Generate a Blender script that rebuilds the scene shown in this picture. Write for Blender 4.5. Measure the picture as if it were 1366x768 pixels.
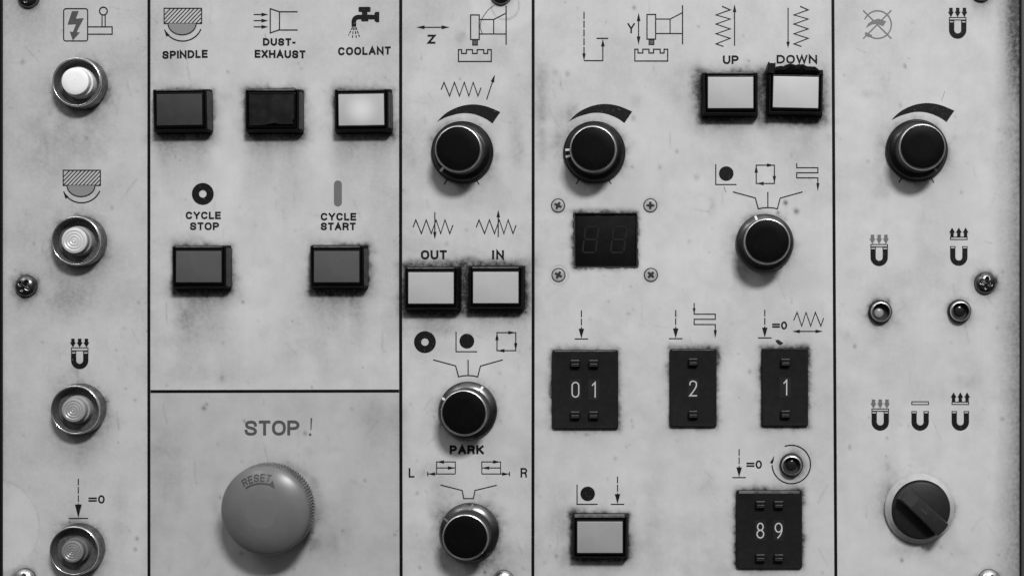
import bpy, bmesh, math, random
import numpy as np
from mathutils import Vector

# ------------------------------------------------------------------ clean
for o in list(bpy.data.objects):
    bpy.data.objects.remove(o, do_unlink=True)
SC = bpy.context.scene
COL = SC.collection
S = 0.0003            # one panel unit (u) in metres: the panel is about 0.41 m wide
NX, NY, DIST = 870.0, 420.0, 1950.0   # where the lens axis meets the panel, and how far off the lens is (u)

def P(x, y, h=0.0):
    """panel units -> world: x to the right, y down, h out of the panel (towards -Y)"""
    return Vector(((x - 683.0) * S, -h * S, (384.0 - y) * S))

# ------------------------------------------------------------------ camera
cam = bpy.data.cameras.new('camera')
co = bpy.data.objects.new('camera', cam)
COL.objects.link(co)
co.location = P(NX, NY, DIST)
co.rotation_euler = (math.radians(90), 0, 0)
cam.sensor_fit = 'HORIZONTAL'
cam.sensor_width = 36.0
cam.lens = 36.0 * DIST / 1366.0
cam.shift_x = -(NX - 683.0) / 1366.0
cam.shift_y = (NY - 384.0) / 1366.0
cam.clip_start = 0.01
cam.clip_end = 50.0
SC.camera = co

# ------------------------------------------------------------------ world: a dim workshop, ceiling brighter than floor
W = bpy.data.worlds.new('World')
SC.world = W
W.use_nodes = True
nt = W.node_tree
nt.nodes.clear()
wo = nt.nodes.new('ShaderNodeOutputWorld')
bg = nt.nodes.new('ShaderNodeBackground')
tc = nt.nodes.new('ShaderNodeTexCoord')
sp = nt.nodes.new('ShaderNodeSeparateXYZ')
rp = nt.nodes.new('ShaderNodeValToRGB')
mr = nt.nodes.new('ShaderNodeMapRange')
mr.inputs[1].default_value = -1; mr.inputs[2].default_value = 1
nt.links.new(tc.outputs['Generated'], sp.inputs[0])
nt.links.new(sp.outputs['Z'], mr.inputs[0])
nt.links.new(mr.outputs[0], rp.inputs[0])
e = rp.color_ramp.elements
e[0].position = 0.0; e[0].color = (0.015, 0.015, 0.015, 1)
e[1].position = 1.0; e[1].color = (1.3, 1.3, 1.3, 1)
m_ = e.new(0.5); m_.color = (0.09, 0.09, 0.09, 1)
m_ = e.new(0.75); m_.color = (0.42, 0.42, 0.42, 1)
nt.links.new(rp.outputs[0], bg.inputs[0])
bg.inputs[1].default_value = 1.0
nt.links.new(bg.outputs[0], wo.inputs[0])

# ------------------------------------------------------------------ lamps (a ceiling fitting up to the right, an unseen weaker fill added up to the left)
def area(name, d, dist, sx, sy, power):
    l = bpy.data.lights.new(name, 'AREA')
    l.shape = 'RECTANGLE'; l.size = sx; l.size_y = sy; l.energy = power
    o = bpy.data.objects.new(name, l); COL.objects.link(o)
    v = Vector(d).normalized()
    o.location = P(760, 384) + v * dist
    o.rotation_euler = (-v).to_track_quat('-Z', 'Y').to_euler()
    return o
area('ceiling_lamp', (0.24, -0.82, 0.60), 2.1, 0.42, 0.24, 43.5)
area('added_fill_lamp', (-0.55, -0.70, 0.75), 2.4, 0.9, 0.3, 6.5)

SC.view_settings.view_transform = 'Standard'
SC.view_settings.look = 'None'
SC.view_settings.exposure = 0.0
SC.view_settings.gamma = 1.0
SC.render.resolution_x = 1024
SC.render.resolution_y = 575

# ------------------------------------------------------------------ materials
def new_mat(name):
    m = bpy.data.materials.new(name); m.use_nodes = True
    n = m.node_tree.nodes; l = m.node_tree.links
    return m, n, l, n['Principled BSDF']

def plain(name, v, rough=0.5, metal=0.0, wear=0.0, wear_v=0.2, scale=900.0, bump=0.0, spec=0.5, rvar=0.12, lo=0.42, hi=0.72):
    """grey material with a little procedural dirt, uneven gloss and grain"""
    m, n, l, b = new_mat(name)
    b.inputs['Metallic'].default_value = metal
    b.inputs['Specular IOR Level'].default_value = spec
    tc = n.new('ShaderNodeTexCoord')
    no = n.new('ShaderNodeTexNoise'); no.inputs['Scale'].default_value = scale
    no.inputs['Detail'].default_value = 6; no.inputs['Roughness'].default_value = 0.65
    l.new(tc.outputs['Object'], no.inputs['Vector'])
    r = n.new('ShaderNodeValToRGB')
    r.color_ramp.elements[0].position = lo; r.color_ramp.elements[1].position = hi
    l.new(no.outputs['Fac'], r.inputs[0])
    mx = n.new('ShaderNodeMix'); mx.data_type = 'RGBA'
    mx.inputs[6].default_value = (v, v, v, 1); mx.inputs[7].default_value = (wear_v, wear_v, wear_v, 1)
    mu = n.new('ShaderNodeMath'); mu.operation = 'MULTIPLY'; mu.inputs[1].default_value = wear
    l.new(r.outputs[0], mu.inputs[0]); l.new(mu.outputs[0], mx.inputs[0])
    l.new(mx.outputs[2], b.inputs['Base Color'])
    n2 = n.new('ShaderNodeTexNoise'); n2.inputs['Scale'].default_value = scale * 0.35; n2.inputs['Detail'].default_value = 4
    l.new(tc.outputs['Object'], n2.inputs['Vector'])
    ma = n.new('ShaderNodeMapRange'); ma.inputs[3].default_value = max(0.03, rough - rvar); ma.inputs[4].default_value = min(1, rough + rvar)
    l.new(n2.outputs['Fac'], ma.inputs[0]); l.new(ma.outputs[0], b.inputs['Roughness'])
    if bump:
        bp = n.new('ShaderNodeBump'); bp.inputs['Strength'].default_value = bump; bp.inputs['Distance'].default_value = 0.0002
        l.new(no.outputs['Fac'], bp.inputs['Height']); l.new(bp.outputs[0], b.inputs['Normal'])
    return m

M = {}
M['ink'] = plain('black_ink', 0.006, 0.6, wear=0.6, wear_v=0.22, scale=1100, spec=0.12, lo=.60, hi=.74)
M['line_ink'] = plain('line_ink', 0.003, 0.6, wear=0.5, wear_v=0.10, spec=0.1, scale=800, lo=.62, hi=.76)
M['grey_ink'] = plain('grey_ink', 0.045, 0.55, wear=0.5, wear_v=0.075, scale=1500)
M['mid_ink'] = plain('mid_grey_ink', 0.105, 0.55, wear=0.5, wear_v=0.14, scale=1500)
M['stop_ink'] = plain('stop_ink', 0.052, 0.55, wear=0.6, wear_v=0.085, scale=1800)
M['halftone'] = plain('halftone_ink', 0.19, 0.55)
M['white_ink'] = plain('white_ink', 0.62, 0.5, wear=0.4, wear_v=0.5)
M['black'] = plain('black_plastic', 0.002, 0.42, wear=0.55, wear_v=0.006, scale=700, bump=0.05, spec=0.08)
M['black2'] = plain('worn_black_plastic', 0.003, 0.45, wear=0.6, wear_v=0.010, scale=900, bump=0.08, spec=0.08)
M['strip'] = plain('lit_side_grey', 0.034, 0.5, wear=0.7, wear_v=0.010, scale=420, spec=.3)
M['edge_light'] = plain('painted_edge_light', 0.12, 0.4, wear=0.8, wear_v=0.02, scale=380, spec=.4)  # pale grey stands in for light caught by upper edges
M['face'] = plain('matt_black_face', 0.0025, 0.4, wear=0.6, wear_v=0.006, scale=400, spec=0.06, lo=.5, hi=.8)
M['skirt'] = plain('gloss_black_skirt', 0.004, 0.25, wear=0.5, wear_v=0.012, scale=600, spec=0.7)
M['skirt_metal'] = plain('dark_metal_skirt', 0.13, 0.30, metal=1.0, wear=0.8, wear_v=0.06, scale=260, rvar=0.1)
M['skirt_pot'] = plain('dark_gloss_skirt', 0.055, 0.30, metal=1.0, wear=0.6, wear_v=0.02, scale=260, rvar=0.1)
M['rim'] = plain('polished_rim', 0.60, 0.30, metal=1.0, wear=0.2, wear_v=0.5, scale=300, rvar=0.04)
M['grip'] = plain('knurled_black', 0.007, 0.5, wear=0.4, wear_v=0.03, scale=900, spec=.4)
M['chrome'] = plain('chrome', 0.72, 0.20, metal=1.0, wear=0.5, wear_v=0.30, scale=700, rvar=0.08)
M['nut'] = plain('dull_metal', 0.22, 0.36, metal=1.0, wear=0.8, wear_v=0.04, scale=500)
M['well'] = plain('dark_well', 0.06, 0.45, wear=0.7, wear_v=0.13, scale=900)
M['screw'] = plain('screw_steel', 0.18, 0.24, metal=1.0, wear=0.9, wear_v=0.03, scale=420, bump=0.15)
M['bright_screw'] = plain('bright_screw_steel', 0.65, 0.30, metal=1.0, wear=0.6, wear_v=0.25, scale=600, bump=0.1)
M['flat_screw'] = plain('flat_screw', 0.36, 0.45, metal=0.35, wear=0.6, wear_v=0.2, scale=800)
M['gap'] = plain('black_gap', 0.006, 0.7)
M['stop_head'] = plain('stop_head', 0.132, 0.33, wear=0.45, wear_v=0.085, scale=110, bump=0.02, rvar=0.1)
M['stop_disc'] = plain('stop_disc', 0.136, 0.36, wear=0.4, wear_v=0.11, scale=200)
M['stop_rim'] = plain('stop_rim_dirty', 0.14, 0.42, wear=0.8, wear_v=0.02, scale=300)
M['engraved'] = plain('engraved_dark', 0.035, 0.6)
M['disc'] = plain('pale_collar', 0.40, 0.42, wear=0.6, wear_v=0.24, scale=260)
M['switch'] = plain('switch_black', 0.010, 0.45, wear=0.5, wear_v=0.02, scale=600, spec=.25)
M['insert'] = plain('switch_insert', 0.034, 0.45, wear=0.5, wear_v=0.05, spec=.25)
M['handle'] = plain('handle_black', 0.016, 0.45, wear=0.5, wear_v=0.026, scale=500, spec=.3)
M['thumb'] = plain('thumbwheel_black', 0.008, 0.5, wear=0.6, wear_v=0.014, scale=420, bump=0.05, spec=.12)
M['thumb2'] = plain('thumbwheel_window', 0.013, 0.35, wear=0.4, wear_v=0.02, spec=.25)
M['digit'] = plain('thumbwheel_digit', 0.44, 0.5, wear=0.4, wear_v=0.4)
M['pane'] = plain('display_filter', 0.004, 0.3, wear=0.5, wear_v=0.008, scale=500, spec=.1)
M['ghost'] = plain('unlit_segment', 0.011, 0.5, spec=.1)
M['cut'] = plain('cut_edge', 0.20, 0.6, wear=0.8, wear_v=0.05)
M['frame'] = plain('cabinet_paint', 0.040, 0.55, wear=0.6, wear_v=0.03, scale=60, bump=0.05)
M['frame_dark'] = plain('cabinet_inside', 0.006, 0.7)

def lens(name, v, wear_v, wear=0.5, rough=0.35, scale=160.0):
    return plain(name, v, rough, wear=wear, wear_v=wear_v, scale=scale, bump=0.01, spec=0.2)
M['lens_dark'] = lens('lens_dark', 0.034, 0.050)
M['lens_black'] = lens('lens_black', 0.005, 0.026, scale=190)
M['lens_grey'] = lens('lens_grey', 0.075, 0.058)
M['lens_light'] = lens('lens_light', 0.37, 0.33)
M['lens_pale'] = lens('lens_pale', 0.42, 0.38)
M['lens_mid'] = lens('lens_mid', 0.26, 0.22)
M['lens_white'] = lens('lens_white', 0.74, 0.66)
M['lens_round_light'] = plain('lens_round_light', 0.62, 0.28, metal=0.25, wear=0.4, wear_v=0.5)
M['lens_round_mid'] = plain('lens_round_mid', 0.34, 0.30, metal=0.25, wear=0.5, wear_v=0.25)
M['lens_round_dark'] = plain('lens_round_dark', 0.22, 0.30, metal=0.25, wear=0.5, wear_v=0.15)
M['lens_side'] = plain('lens_side', 0.30, 0.35, wear=0.6, wear_v=0.16)
M['lens_side_white'] = plain('lens_side_white', 0.68, 0.35, wear=0.6, wear_v=0.5)
M['lens_side_dark'] = plain('lens_side_dark', 0.13, 0.35, wear=0.6, wear_v=0.07)
M['led_pale'] = plain('led_pale', 0.24, 0.3, wear=0.4, wear_v=0.16)
M['led_dark'] = plain('led_dark', 0.010, 0.16, wear=0.4, wear_v=0.02)

# the lit lens: a lamp behind it, brightest in the middle
m, n, l, b = new_mat('lens_lit')
b.inputs['Base Color'].default_value = (0.34, 0.34, 0.34, 1); b.inputs['Roughness'].default_value = 0.35; b.inputs['Specular IOR Level'].default_value = 0.2
tc = n.new('ShaderNodeTexCoord'); ln = n.new('ShaderNodeVectorMath'); ln.operation = 'LENGTH'
l.new(tc.outputs['Object'], ln.inputs[0])
ma = n.new('ShaderNodeMapRange'); ma.interpolation_type = 'SMOOTHSTEP'
ma.inputs[1].default_value = 3 * S; ma.inputs[2].default_value = 34 * S
ma.inputs[3].default_value = 0.62; ma.inputs[4].default_value = 0.03
l.new(ln.outputs['Value'], ma.inputs[0])
b.inputs['Emission Color'].default_value = (1, 1, 1, 1)
l.new(ma.outputs[0], b.inputs['Emission Strength'])
M['lens_lit'] = m

# the painted sheet: paint, the tinted STOP field, and grime carried as a point attribute worked out below
m, n, l, b = new_mat('panel_paint')
ga = n.new('ShaderNodeAttribute'); ga.attribute_name = 'grime_shade'
ta = n.new('ShaderNodeAttribute'); ta.attribute_name = 'tint'
tc = n.new('ShaderNodeTexCoord')
def noise(scale, detail=6, rough=0.6, vec=None):
    q = n.new('ShaderNodeTexNoise'); q.inputs['Scale'].default_value = scale
    q.inputs['Detail'].default_value = detail; q.inputs['Roughness'].default_value = rough
    l.new(vec or tc.outputs['Object'], q.inputs['Vector']); return q.outputs['Fac']
def maths(op, a, b_=None, c=None, clamp=False):
    q = n.new('ShaderNodeMath'); q.operation = op; q.use_clamp = clamp
    for i, s in enumerate((a, b_, c)):
        if s is None: continue
        if isinstance(s, (int, float)): q.inputs[i].default_value = s
        else: l.new(s, q.inputs[i])
    return q.outputs[0]
fine = noise(1400, 5, 0.7)
mid = noise(130, 6, 0.6)
big = noise(22, 4, 0.55)
mp = n.new('ShaderNodeMapping'); mp.inputs['Scale'].default_value = (1.0, 1.0, 0.08)
l.new(tc.outputs['Object'], mp.inputs['Vector'])
streak = noise(700, 3, 0.6, mp.outputs[0])
paint = n.new('ShaderNodeMix'); paint.data_type = 'RGBA'
paint.inputs[6].default_value = (0.500, 0.500, 0.500, 1); paint.inputs[7].default_value = (0.415, 0.415, 0.415, 1)
l.new(ta.outputs['Fac'], paint.inputs[0])
var = maths('MULTIPLY_ADD', mid, 0.26, 0.87)
var = maths('MULTIPLY', var, maths('MULTIPLY_ADD', big, 0.28, 0.86))
var = maths('MULTIPLY', var, maths('MULTIPLY_ADD', fine, 0.10, 0.95))
var = maths('MULTIPLY', var, maths('MULTIPLY_ADD', streak, 0.05, 0.975))
mul = n.new('ShaderNodeMix'); mul.data_type = 'RGBA'; mul.blend_type = 'MULTIPLY'; mul.inputs[0].default_value = 1
l.new(paint.outputs[2], mul.inputs[6])
cv = n.new('ShaderNodeCombineColor')
for i in range(3): l.new(var, cv.inputs[i])
l.new(cv.outputs[0], mul.inputs[7])
brk = maths('MULTIPLY_ADD', noise(600, 6, 0.75), 1.5, 0.25)
gr = maths('MULTIPLY', ga.outputs['Fac'], brk, clamp=True)
gm = n.new('ShaderNodeMix'); gm.data_type = 'RGBA'
l.new(gr, gm.inputs[0]); l.new(mul.outputs[2], gm.inputs[6]); gm.inputs[7].default_value = (0.018, 0.018, 0.018, 1)
l.new(gm.outputs[2], b.inputs['Base Color'])
l.new(maths('MULTIPLY_ADD', mid, 0.25, 0.36), b.inputs['Roughness'])
b.inputs['Specular IOR Level'].default_value = 0.35
bp = n.new('ShaderNodeBump'); bp.inputs['Strength'].default_value = 0.06; bp.inputs['Distance'].default_value = 0.0002
l.new(maths('ADD', fine, mid), bp.inputs['Height']); l.new(bp.outputs[0], b.inputs['Normal'])
M['paint'] = m

# ------------------------------------------------------------------ mesh builder (local panel units: dx right, dy down, h out)
def bez(p, n=12):
    return p

class MB:
    def __init__(s): s.v = []; s.f = []; s.mi = []; s.cur = 0; s.lift = 0.0
    def vert(s, x, y, h): s.v.append((x * S, -h * S, -y * S)); return len(s.v) - 1
    def face(s, idx): s.f.append(tuple(idx)); s.mi.append(s.cur)
    # flat ink ------------------------------------------------------
    def poly(s, pts, h=0.3):
        hh = h + s.lift; s.lift += 0.012
        s.face([s.vert(x, y, hh) for x, y in pts]); return s
    def stroke(s, pts, w, h=0.3, closed=False, cap=0.0):
        if w < 1.6: w *= 1.18
        hh = h + s.lift; s.lift += 0.012
        p = [np.array(q, float) for q in pts]
        if not closed and cap:
            d = p[0] - p[1]; p[0] = p[0] + d / (np.linalg.norm(d) + 1e-9) * cap
            d = p[-1] - p[-2]; p[-1] = p[-1] + d / (np.linalg.norm(d) + 1e-9) * cap
        nn = len(p); L = []; R = []
        for i in range(nn):
            a = p[i - 1] if (i > 0 or closed) else None
            c = p[(i + 1) % nn] if (i < nn - 1 or closed) else None
            d1 = (p[i] - a) if a is not None else (c - p[i])
            d2 = (c - p[i]) if c is not None else (p[i] - a)
            d1 = d1 / (np.linalg.norm(d1) + 1e-9); d2 = d2 / (np.linalg.norm(d2) + 1e-9)
            n1 = np.array((-d1[1], d1[0])); n2 = np.array((-d2[1], d2[0]))
            b_ = n1 + n2; ln_ = np.linalg.norm(b_)
            if ln_ < 1e-4: b_ = n1; k = 1
            else:
                b_ = b_ / ln_; k = min(1 / max(0.2, float(b_ @ n1)), 2.6)
            L.append(p[i] + b_ * k * w / 2); R.append(p[i] - b_ * k * w / 2)
        li = [s.vert(q[0], q[1], hh) for q in L]; ri = [s.vert(q[0], q[1], hh) for q in R]
        m_ = nn if closed else nn - 1
        for i in range(m_):
            j = (i + 1) % nn
            s.face((li[i], li[j], ri[j], ri[i]))
        return s
    def dash(s, a, b, w, on=6.0, off=2.2, h=0.3):
        a = np.array(a, float); b = np.array(b, float); Ln = np.linalg.norm(b - a); d = (b - a) / Ln; t = 0
        while t < Ln:
            s.stroke([a + d * t, a + d * min(Ln, t + on)], w, h); t += on + off
        return s
    def head(s, tip, d, ln=10.0, half=2.5, h=0.3):
        d = np.array(d, float); d /= np.linalg.norm(d); nrm = np.array((-d[1], d[0])); t = np.array(tip, float)
        s.poly([t, t - d * ln + nrm * half, t - d * ln - nrm * half], h); return s
    def arrow(s, a, b, w=1.1, ln=10.0, half=2.5, both=False):
        a = np.array(a, float); b = np.array(b, float); d = (b - a) / np.linalg.norm(b - a)
        s.stroke([a + (d * ln * .8 if both else 0), b - d * ln * .8], w); s.head(b, d, ln, half)
        if both: s.head(a, -d, ln, half)
        return s
    def circ(s, cx, cy, r, n=40, a0=0, a1=360, ry=None):
        ry = ry or r
        full = abs(a1 - a0) >= 360
        k = n if full else n + 1
        return [(cx + r * math.cos(math.radians(a0 + (a1 - a0) * i / n)), cy + ry * math.sin(math.radians(a0 + (a1 - a0) * i / n))) for i in range(k)]
    def ring2(s, cx, cy, ro, ri, h=0.3):
        s.stroke(s.circ(cx, cy, (ro + ri) / 2), ro - ri, h, closed=True); return s
    # solids --------------------------------------------------------
    def loft(s, rings, cap0=False, cap1=True):
        idx = [[s.vert(*q) for q in r] for r in rings]
        for a, c in zip(idx, idx[1:]):
            k = len(a)
            for i in range(k): s.face((a[i], a[(i + 1) % k], c[(i + 1) % k], c[i]))
        if cap0: s.face(idx[0][::-1])
        if cap1: s.face(idx[-1])
        return s
    def rr(s, hw, hh, r, h, cx=0, cy=0, n=4, jit=0.0, rng=None):
        out = []
        for qx, qy, a in ((1, 1, 0), (-1, 1, 90), (-1, -1, 180), (1, -1, 270)):
            for i in range(n + 1):
                t = math.radians(a + 90 * i / n)
                out.append((cx + qx * (hw - r) + r * math.cos(t), cy + qy * (hh - r) + r * math.sin(t), h))
        return out
    def box(s, cx, cy, hw, hh, h0, h1, r=0.6, bev=0.6, rot=0.0, top=1.0):
        def ro(ring):
            c, q = math.cos(rot), math.sin(rot)
            return [(cx + (x - cx) * c - (y - cy) * q, cy + (x - cx) * q + (y - cy) * c, h) for x, y, h in ring]
        s.loft([ro(s.rr(hw, hh, r, h0, cx, cy)), ro(s.rr(hw * top, hh * top, r, h1 - bev, cx, cy)),
                ro(s.rr(hw * top - bev, hh * top - bev, r, h1, cx, cy))]); return s
    def lathe(s, prof, n=72, cap0=False, cap1=True, knurl=None, cx=0, cy=0):
        rings = []
        for k, (r, h) in enumerate(prof):
            amp = knurl.get(k, 0) if knurl else 0
            rings.append([(cx + (r - (amp if i % 2 else 0)) * math.cos(2 * math.pi * i / n),
                           cy + (r - (amp if i % 2 else 0)) * math.sin(2 * math.pi * i / n), h) for i in range(n)])
        return s.loft(rings, cap0, cap1)
    def polar(s, fn, R, nr=26, na=96):
        """height field fn(x, y) over a disc of radius R"""
        c = s.vert(0, 0, fn(0, 0)); prev = None
        for k in range(1, nr + 1):
            r = R * k / nr
            ring = [s.vert(r * math.cos(2 * math.pi * i / na), r * math.sin(2 * math.pi * i / na),
                           fn(r * math.cos(2 * math.pi * i / na), r * math.sin(2 * math.pi * i / na))) for i in range(na)]
            for i in range(na):
                j = (i + 1) % na
                if prev is None: s.face((c, ring[i], ring[j]))
                else: s.face((prev[i], prev[j], ring[j], ring[i]))
            prev = ring
        return s
    def build(s, name, mats, parent=None, angle=32, label=None):
        me = bpy.data.meshes.new(name)
        me.from_pydata(s.v, [], s.f)
        if not isinstance(mats, (list, tuple)): mats = [mats]
        for q in mats: me.materials.append(q)
        if len(mats) > 1:
            me.polygons.foreach_set('material_index', s.mi)
        bm = bmesh.new(); bm.from_mesh(me); bmesh.ops.recalc_face_normals(bm, faces=bm.faces); bm.to_mesh(me); bm.free()
        me.shade_smooth(); me.set_sharp_from_angle(angle=math.radians(angle))
        me.update()
        o = bpy.data.objects.new(name, me); COL.objects.link(o)
        if parent: o.parent = parent
        if label: o['label'] = label
        return o

def thing(name, x, y, label, cat, group=None):
    o = bpy.data.objects.new(name, None); COL.objects.link(o)
    o.empty_display_size = 0.005
    o.location = P(x, y, 0); o['label'] = label; o['category'] = cat
    if group: o['group'] = group
    return o

# ------------------------------------------------------------------ stroke lettering
def E(cx, cy, rx, ry, a0, a1, n=14):
    return [(cx + rx * math.cos(math.radians(a0 + (a1 - a0) * i / n)), cy + ry * math.sin(math.radians(a0 + (a1 - a0) * i / n))) for i in range(n + 1)]
def Q(cx, cy, rx, ry, a0, a1, n=28, p=.86):
    o_ = []
    for i in range(n + 1):
        a = math.radians(a0 + (a1 - a0) * i / n); c, d = math.cos(a), math.sin(a)
        o_.append((cx + rx * math.copysign(abs(c) ** p, c), cy + ry * math.copysign(abs(d) ** p, d)))
    return o_
def CR(pts, n=6):
    p = [pts[0]] + list(pts) + [pts[-1]]; out = []
    for i in range(1, len(p) - 2):
        a, b_, c, d = [np.array(q) for q in p[i - 1:i + 3]]
        for k in range(n):
            t = k / n
            out.append(tuple(0.5 * ((2 * b_) + (c - a) * t + (2 * a - 5 * b_ + 4 * c - d) * t * t + (3 * b_ - a - 3 * c + d) * t ** 3)))
    out.append(pts[-1]); return out
def bowl(y0, y1, x0=0.0, xf=0.55):      # a P-like bowl from (x0,y1) round to (x0,y0)
    return [(x0, y1)] + E(xf, (y0 + y1) / 2, 1 - xf, (y1 - y0) / 2, 90, -90, 10) + [(x0, y0)]
G = {   # glyph: (width, [strokes]) with y up, 0..1 along the centre lines
 'S': (.68, [CR([(.97, .74), (.86, .93), (.5, 1), (.14, .93), (.05, .74), (.2, .58), (.5, .51), (.82, .42), (.97, .25), (.86, .07), (.5, 0), (.12, .07), (0, .27)])]),
 'P': (.66, [[(0, 0), (0, 1)], bowl(.45, 1)]),
 'I': (.17, [[(.5, 0), (.5, 1)]]),
 'N': (.72, [[(0, 0), (0, 1), (1, 0), (1, 1)]]),
 'D': (.72, [[(0, .0), (0, 1)], [(0, 1)] + E(.42, .5, .58, .5, 90, -90, 14) + [(0, 0)]]),
 'L': (.56, [[(0, 1), (0, 0), (1, 0)]]),
 'E': (.62, [[(1, 1), (0, 1), (0, 0), (1, 0)], [(0, .52), (.9, .52)]]),
 'U': (.70, [[(0, 1)] + E(.5, .36, .5, .36, 180, 360, 14) + [(1, 1)]]),
 'T': (.64, [[(0, 1), (1, 1)], [(.5, 1), (.5, 0)]]),
 '-': (.36, [[(0, .38), (1, .38)]]),
 'X': (.68, [[(0, 0), (1, 1)], [(0, 1), (1, 0)]]),
 'H': (.70, [[(0, 0), (0, 1)], [(1, 0), (1, 1)], [(0, .52), (1, .52)]]),
 'A': (.74, [[(0, 0), (.5, 1), (1, 0)], [(.17, .32), (.83, .32)]]),
 'C': (.72, [Q(.5, .5, .5, .5, 36, 324, 24)]),
 'O': (.75, [Q(.5, .5, .5, .5, 0, 360, 32)]),
 'Y': (.70, [[(0, 1), (.5, .45), (1, 1)], [(.5, .45), (.5, 0)]]),
 'K': (.70, [[(0, 0), (0, 1)], [(.95, 1), (0, .36)], [(.32, .58), (1, 0)]]),
 'R': (.70, [[(0, 0), (0, 1)], bowl(.48, 1), [(.5, .48), (.78, .42), (.9, .25), (.95, 0)]]),
 'W': (.98, [[(0, 1), (.25, 0), (.5, 1), (.75, 0), (1, 1)]]),
 'Z': (.62, [[(0, 1), (1, 1), (0, 0), (1, 0)]]),
 '=': (.72, [[(0, .28), (1, .28)], [(0, .66), (1, .66)]]),
 '0': (.56, [E(.5, .5, .5, .5, 0, 360, 28)]),
 'o': (.56, [E(.5, .76, .5, .24, 0, 180, 10) + E(.5, .24, .5, .24, 180, 360, 10) + [(1, .76)]]),     # the narrow nought of the thumbwheels
 '1': (.30, [[(0, .80), (1, 1), (1, 0)]]),
 '2': (.54, [CR([(0, .76), (.1, .93), (.5, 1), (.92, .9), (.97, .68), (.7, .42), (0, 0)]) + [(1, 0)]]),
 '8': (.54, [E(.5, .76, .42, .24, 0, 360, 20), E(.5, .26, .5, .26, 0, 360, 20)]),
 '9': (.54, [E(.5, .70, .5, .30, 0, 360, 20), CR([(1, .70), (.97, .45), (.75, .2), (.4, 0)])]),
}
def word(mb, txt, x0, x1, y0, y1, t, slope=0.0, gap=0.16, h=0.3, place=None):
    """letters filling x0..x1 and the height y0 (top) .. y1 (base line), stroke t; slope = rise per unit"""
    H = y1 - y0
    tot = sum(G[c][0] for c in txt) * H; gw = gap * H * (len(txt) - 1)
    k = (x1 - x0) / (tot + gw); x = x0
    for c in txt:
        w = G[c][0] * H * k
        for st in G[c][1]:
            pts = []
            for (px, py) in st:
                X = x + t / 2 + px * max(0.0, w - t) if c != 'I' else x + w / 2
                Y = y1 - t / 2 - py * (H - t)
                Y -= slope * (X - x0)
                pts.append(place(X, Y) if place else (X, Y))
            closed = len(pts) > 8 and math.dist(pts[0], pts[-1]) < 0.02 * H
            mb.stroke(pts[:-1] if closed else pts, t, h, closed=closed, cap=0 if closed else t * 0.46)
        x += w + gap * H * k
    return mb

# ================================================================== THE PANEL
panel = thing('control_panel', 683, 384, 'grimy pale sheet metal control panel with printed symbols and black section lines', 'control panel')
PO = MB()      # panel parts use coordinates relative to the panel's empty: subtract (683, 384)
class PB(MB):
    def vert(s, x, y, h): return MB.vert(s, x - 683.0, y - 384.0, h)

# ---- where things stand (base centres), used for the grime too
BUTTONS = [   # x, y, lens material, label
 (246.0, 149.5, 'lens_dark', 'dark grey square push button under the SPINDLE lettering'),
 (367.5, 149.5, 'lens_black', 'almost black push button with damaged edge under the DUST-EXHAUST lettering'),
 (486.0, 149.5, 'lens_lit', 'glowing white push button under the tap symbol and COOLANT lettering'),
 (271.5, 356.5, 'lens_grey', 'grey push button under the CYCLE STOP lettering'),
 (453.5, 356.5, 'lens_grey', 'grey push button under the CYCLE START lettering'),
 (578.0, 384.5, 'lens_light', 'pale push button under the OUT lettering'),
 (663.5, 384.0, 'lens_light', 'pale push button under the IN lettering'),
 (973.5, 127.0, 'lens_light', 'pale push button under the UP lettering'),
 (1059.5, 126.5, 'lens_pale', 'pale push button with broken raised top edge under the DOWN lettering'),
 (801.0, 713.0, 'lens_mid', 'mid grey push button under a black dot and dashed arrow, alone near the panel foot'),
]
ROUND = [(110.0, 112.5), (109.0, 322.0), (108.0, 545.0), (106.5, 731.0)]
POTS = [(617.0, 203.5, 41.5), (793.0, 203.5, 41.5), (1222.5, 201.0, 41.5)]
SELS = [(624.5, 547.5, 39.0), (1020.0, 324.0, 38.5), (626.5, 709.5, 39.5)]
STOP = (370.2, 671.0)
SWITCH = (1226.0, 677.5)
THUMBS = [(780.8, 518.8, 44.0, 52.5), (924.5, 516.9, 31.2, 51.9), (1046.6, 516.2, 31.0, 51.8), (1025.8, 705.0, 43.8, 52.0)]
LEDS = [(1174.0, 415.5), (1279.5, 414.8), (1055.5, 619.5)]
SCREWS = [(35.5, 381.5), (1314.0, 377.5), (38.5, -3.0), (668.5, -7.0), (1309.0, -11.5), (33.5, 772.0), (671.5, 774.0), (1319.0, 773.0)]
WIN = (766, 850, 284, 356)

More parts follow.
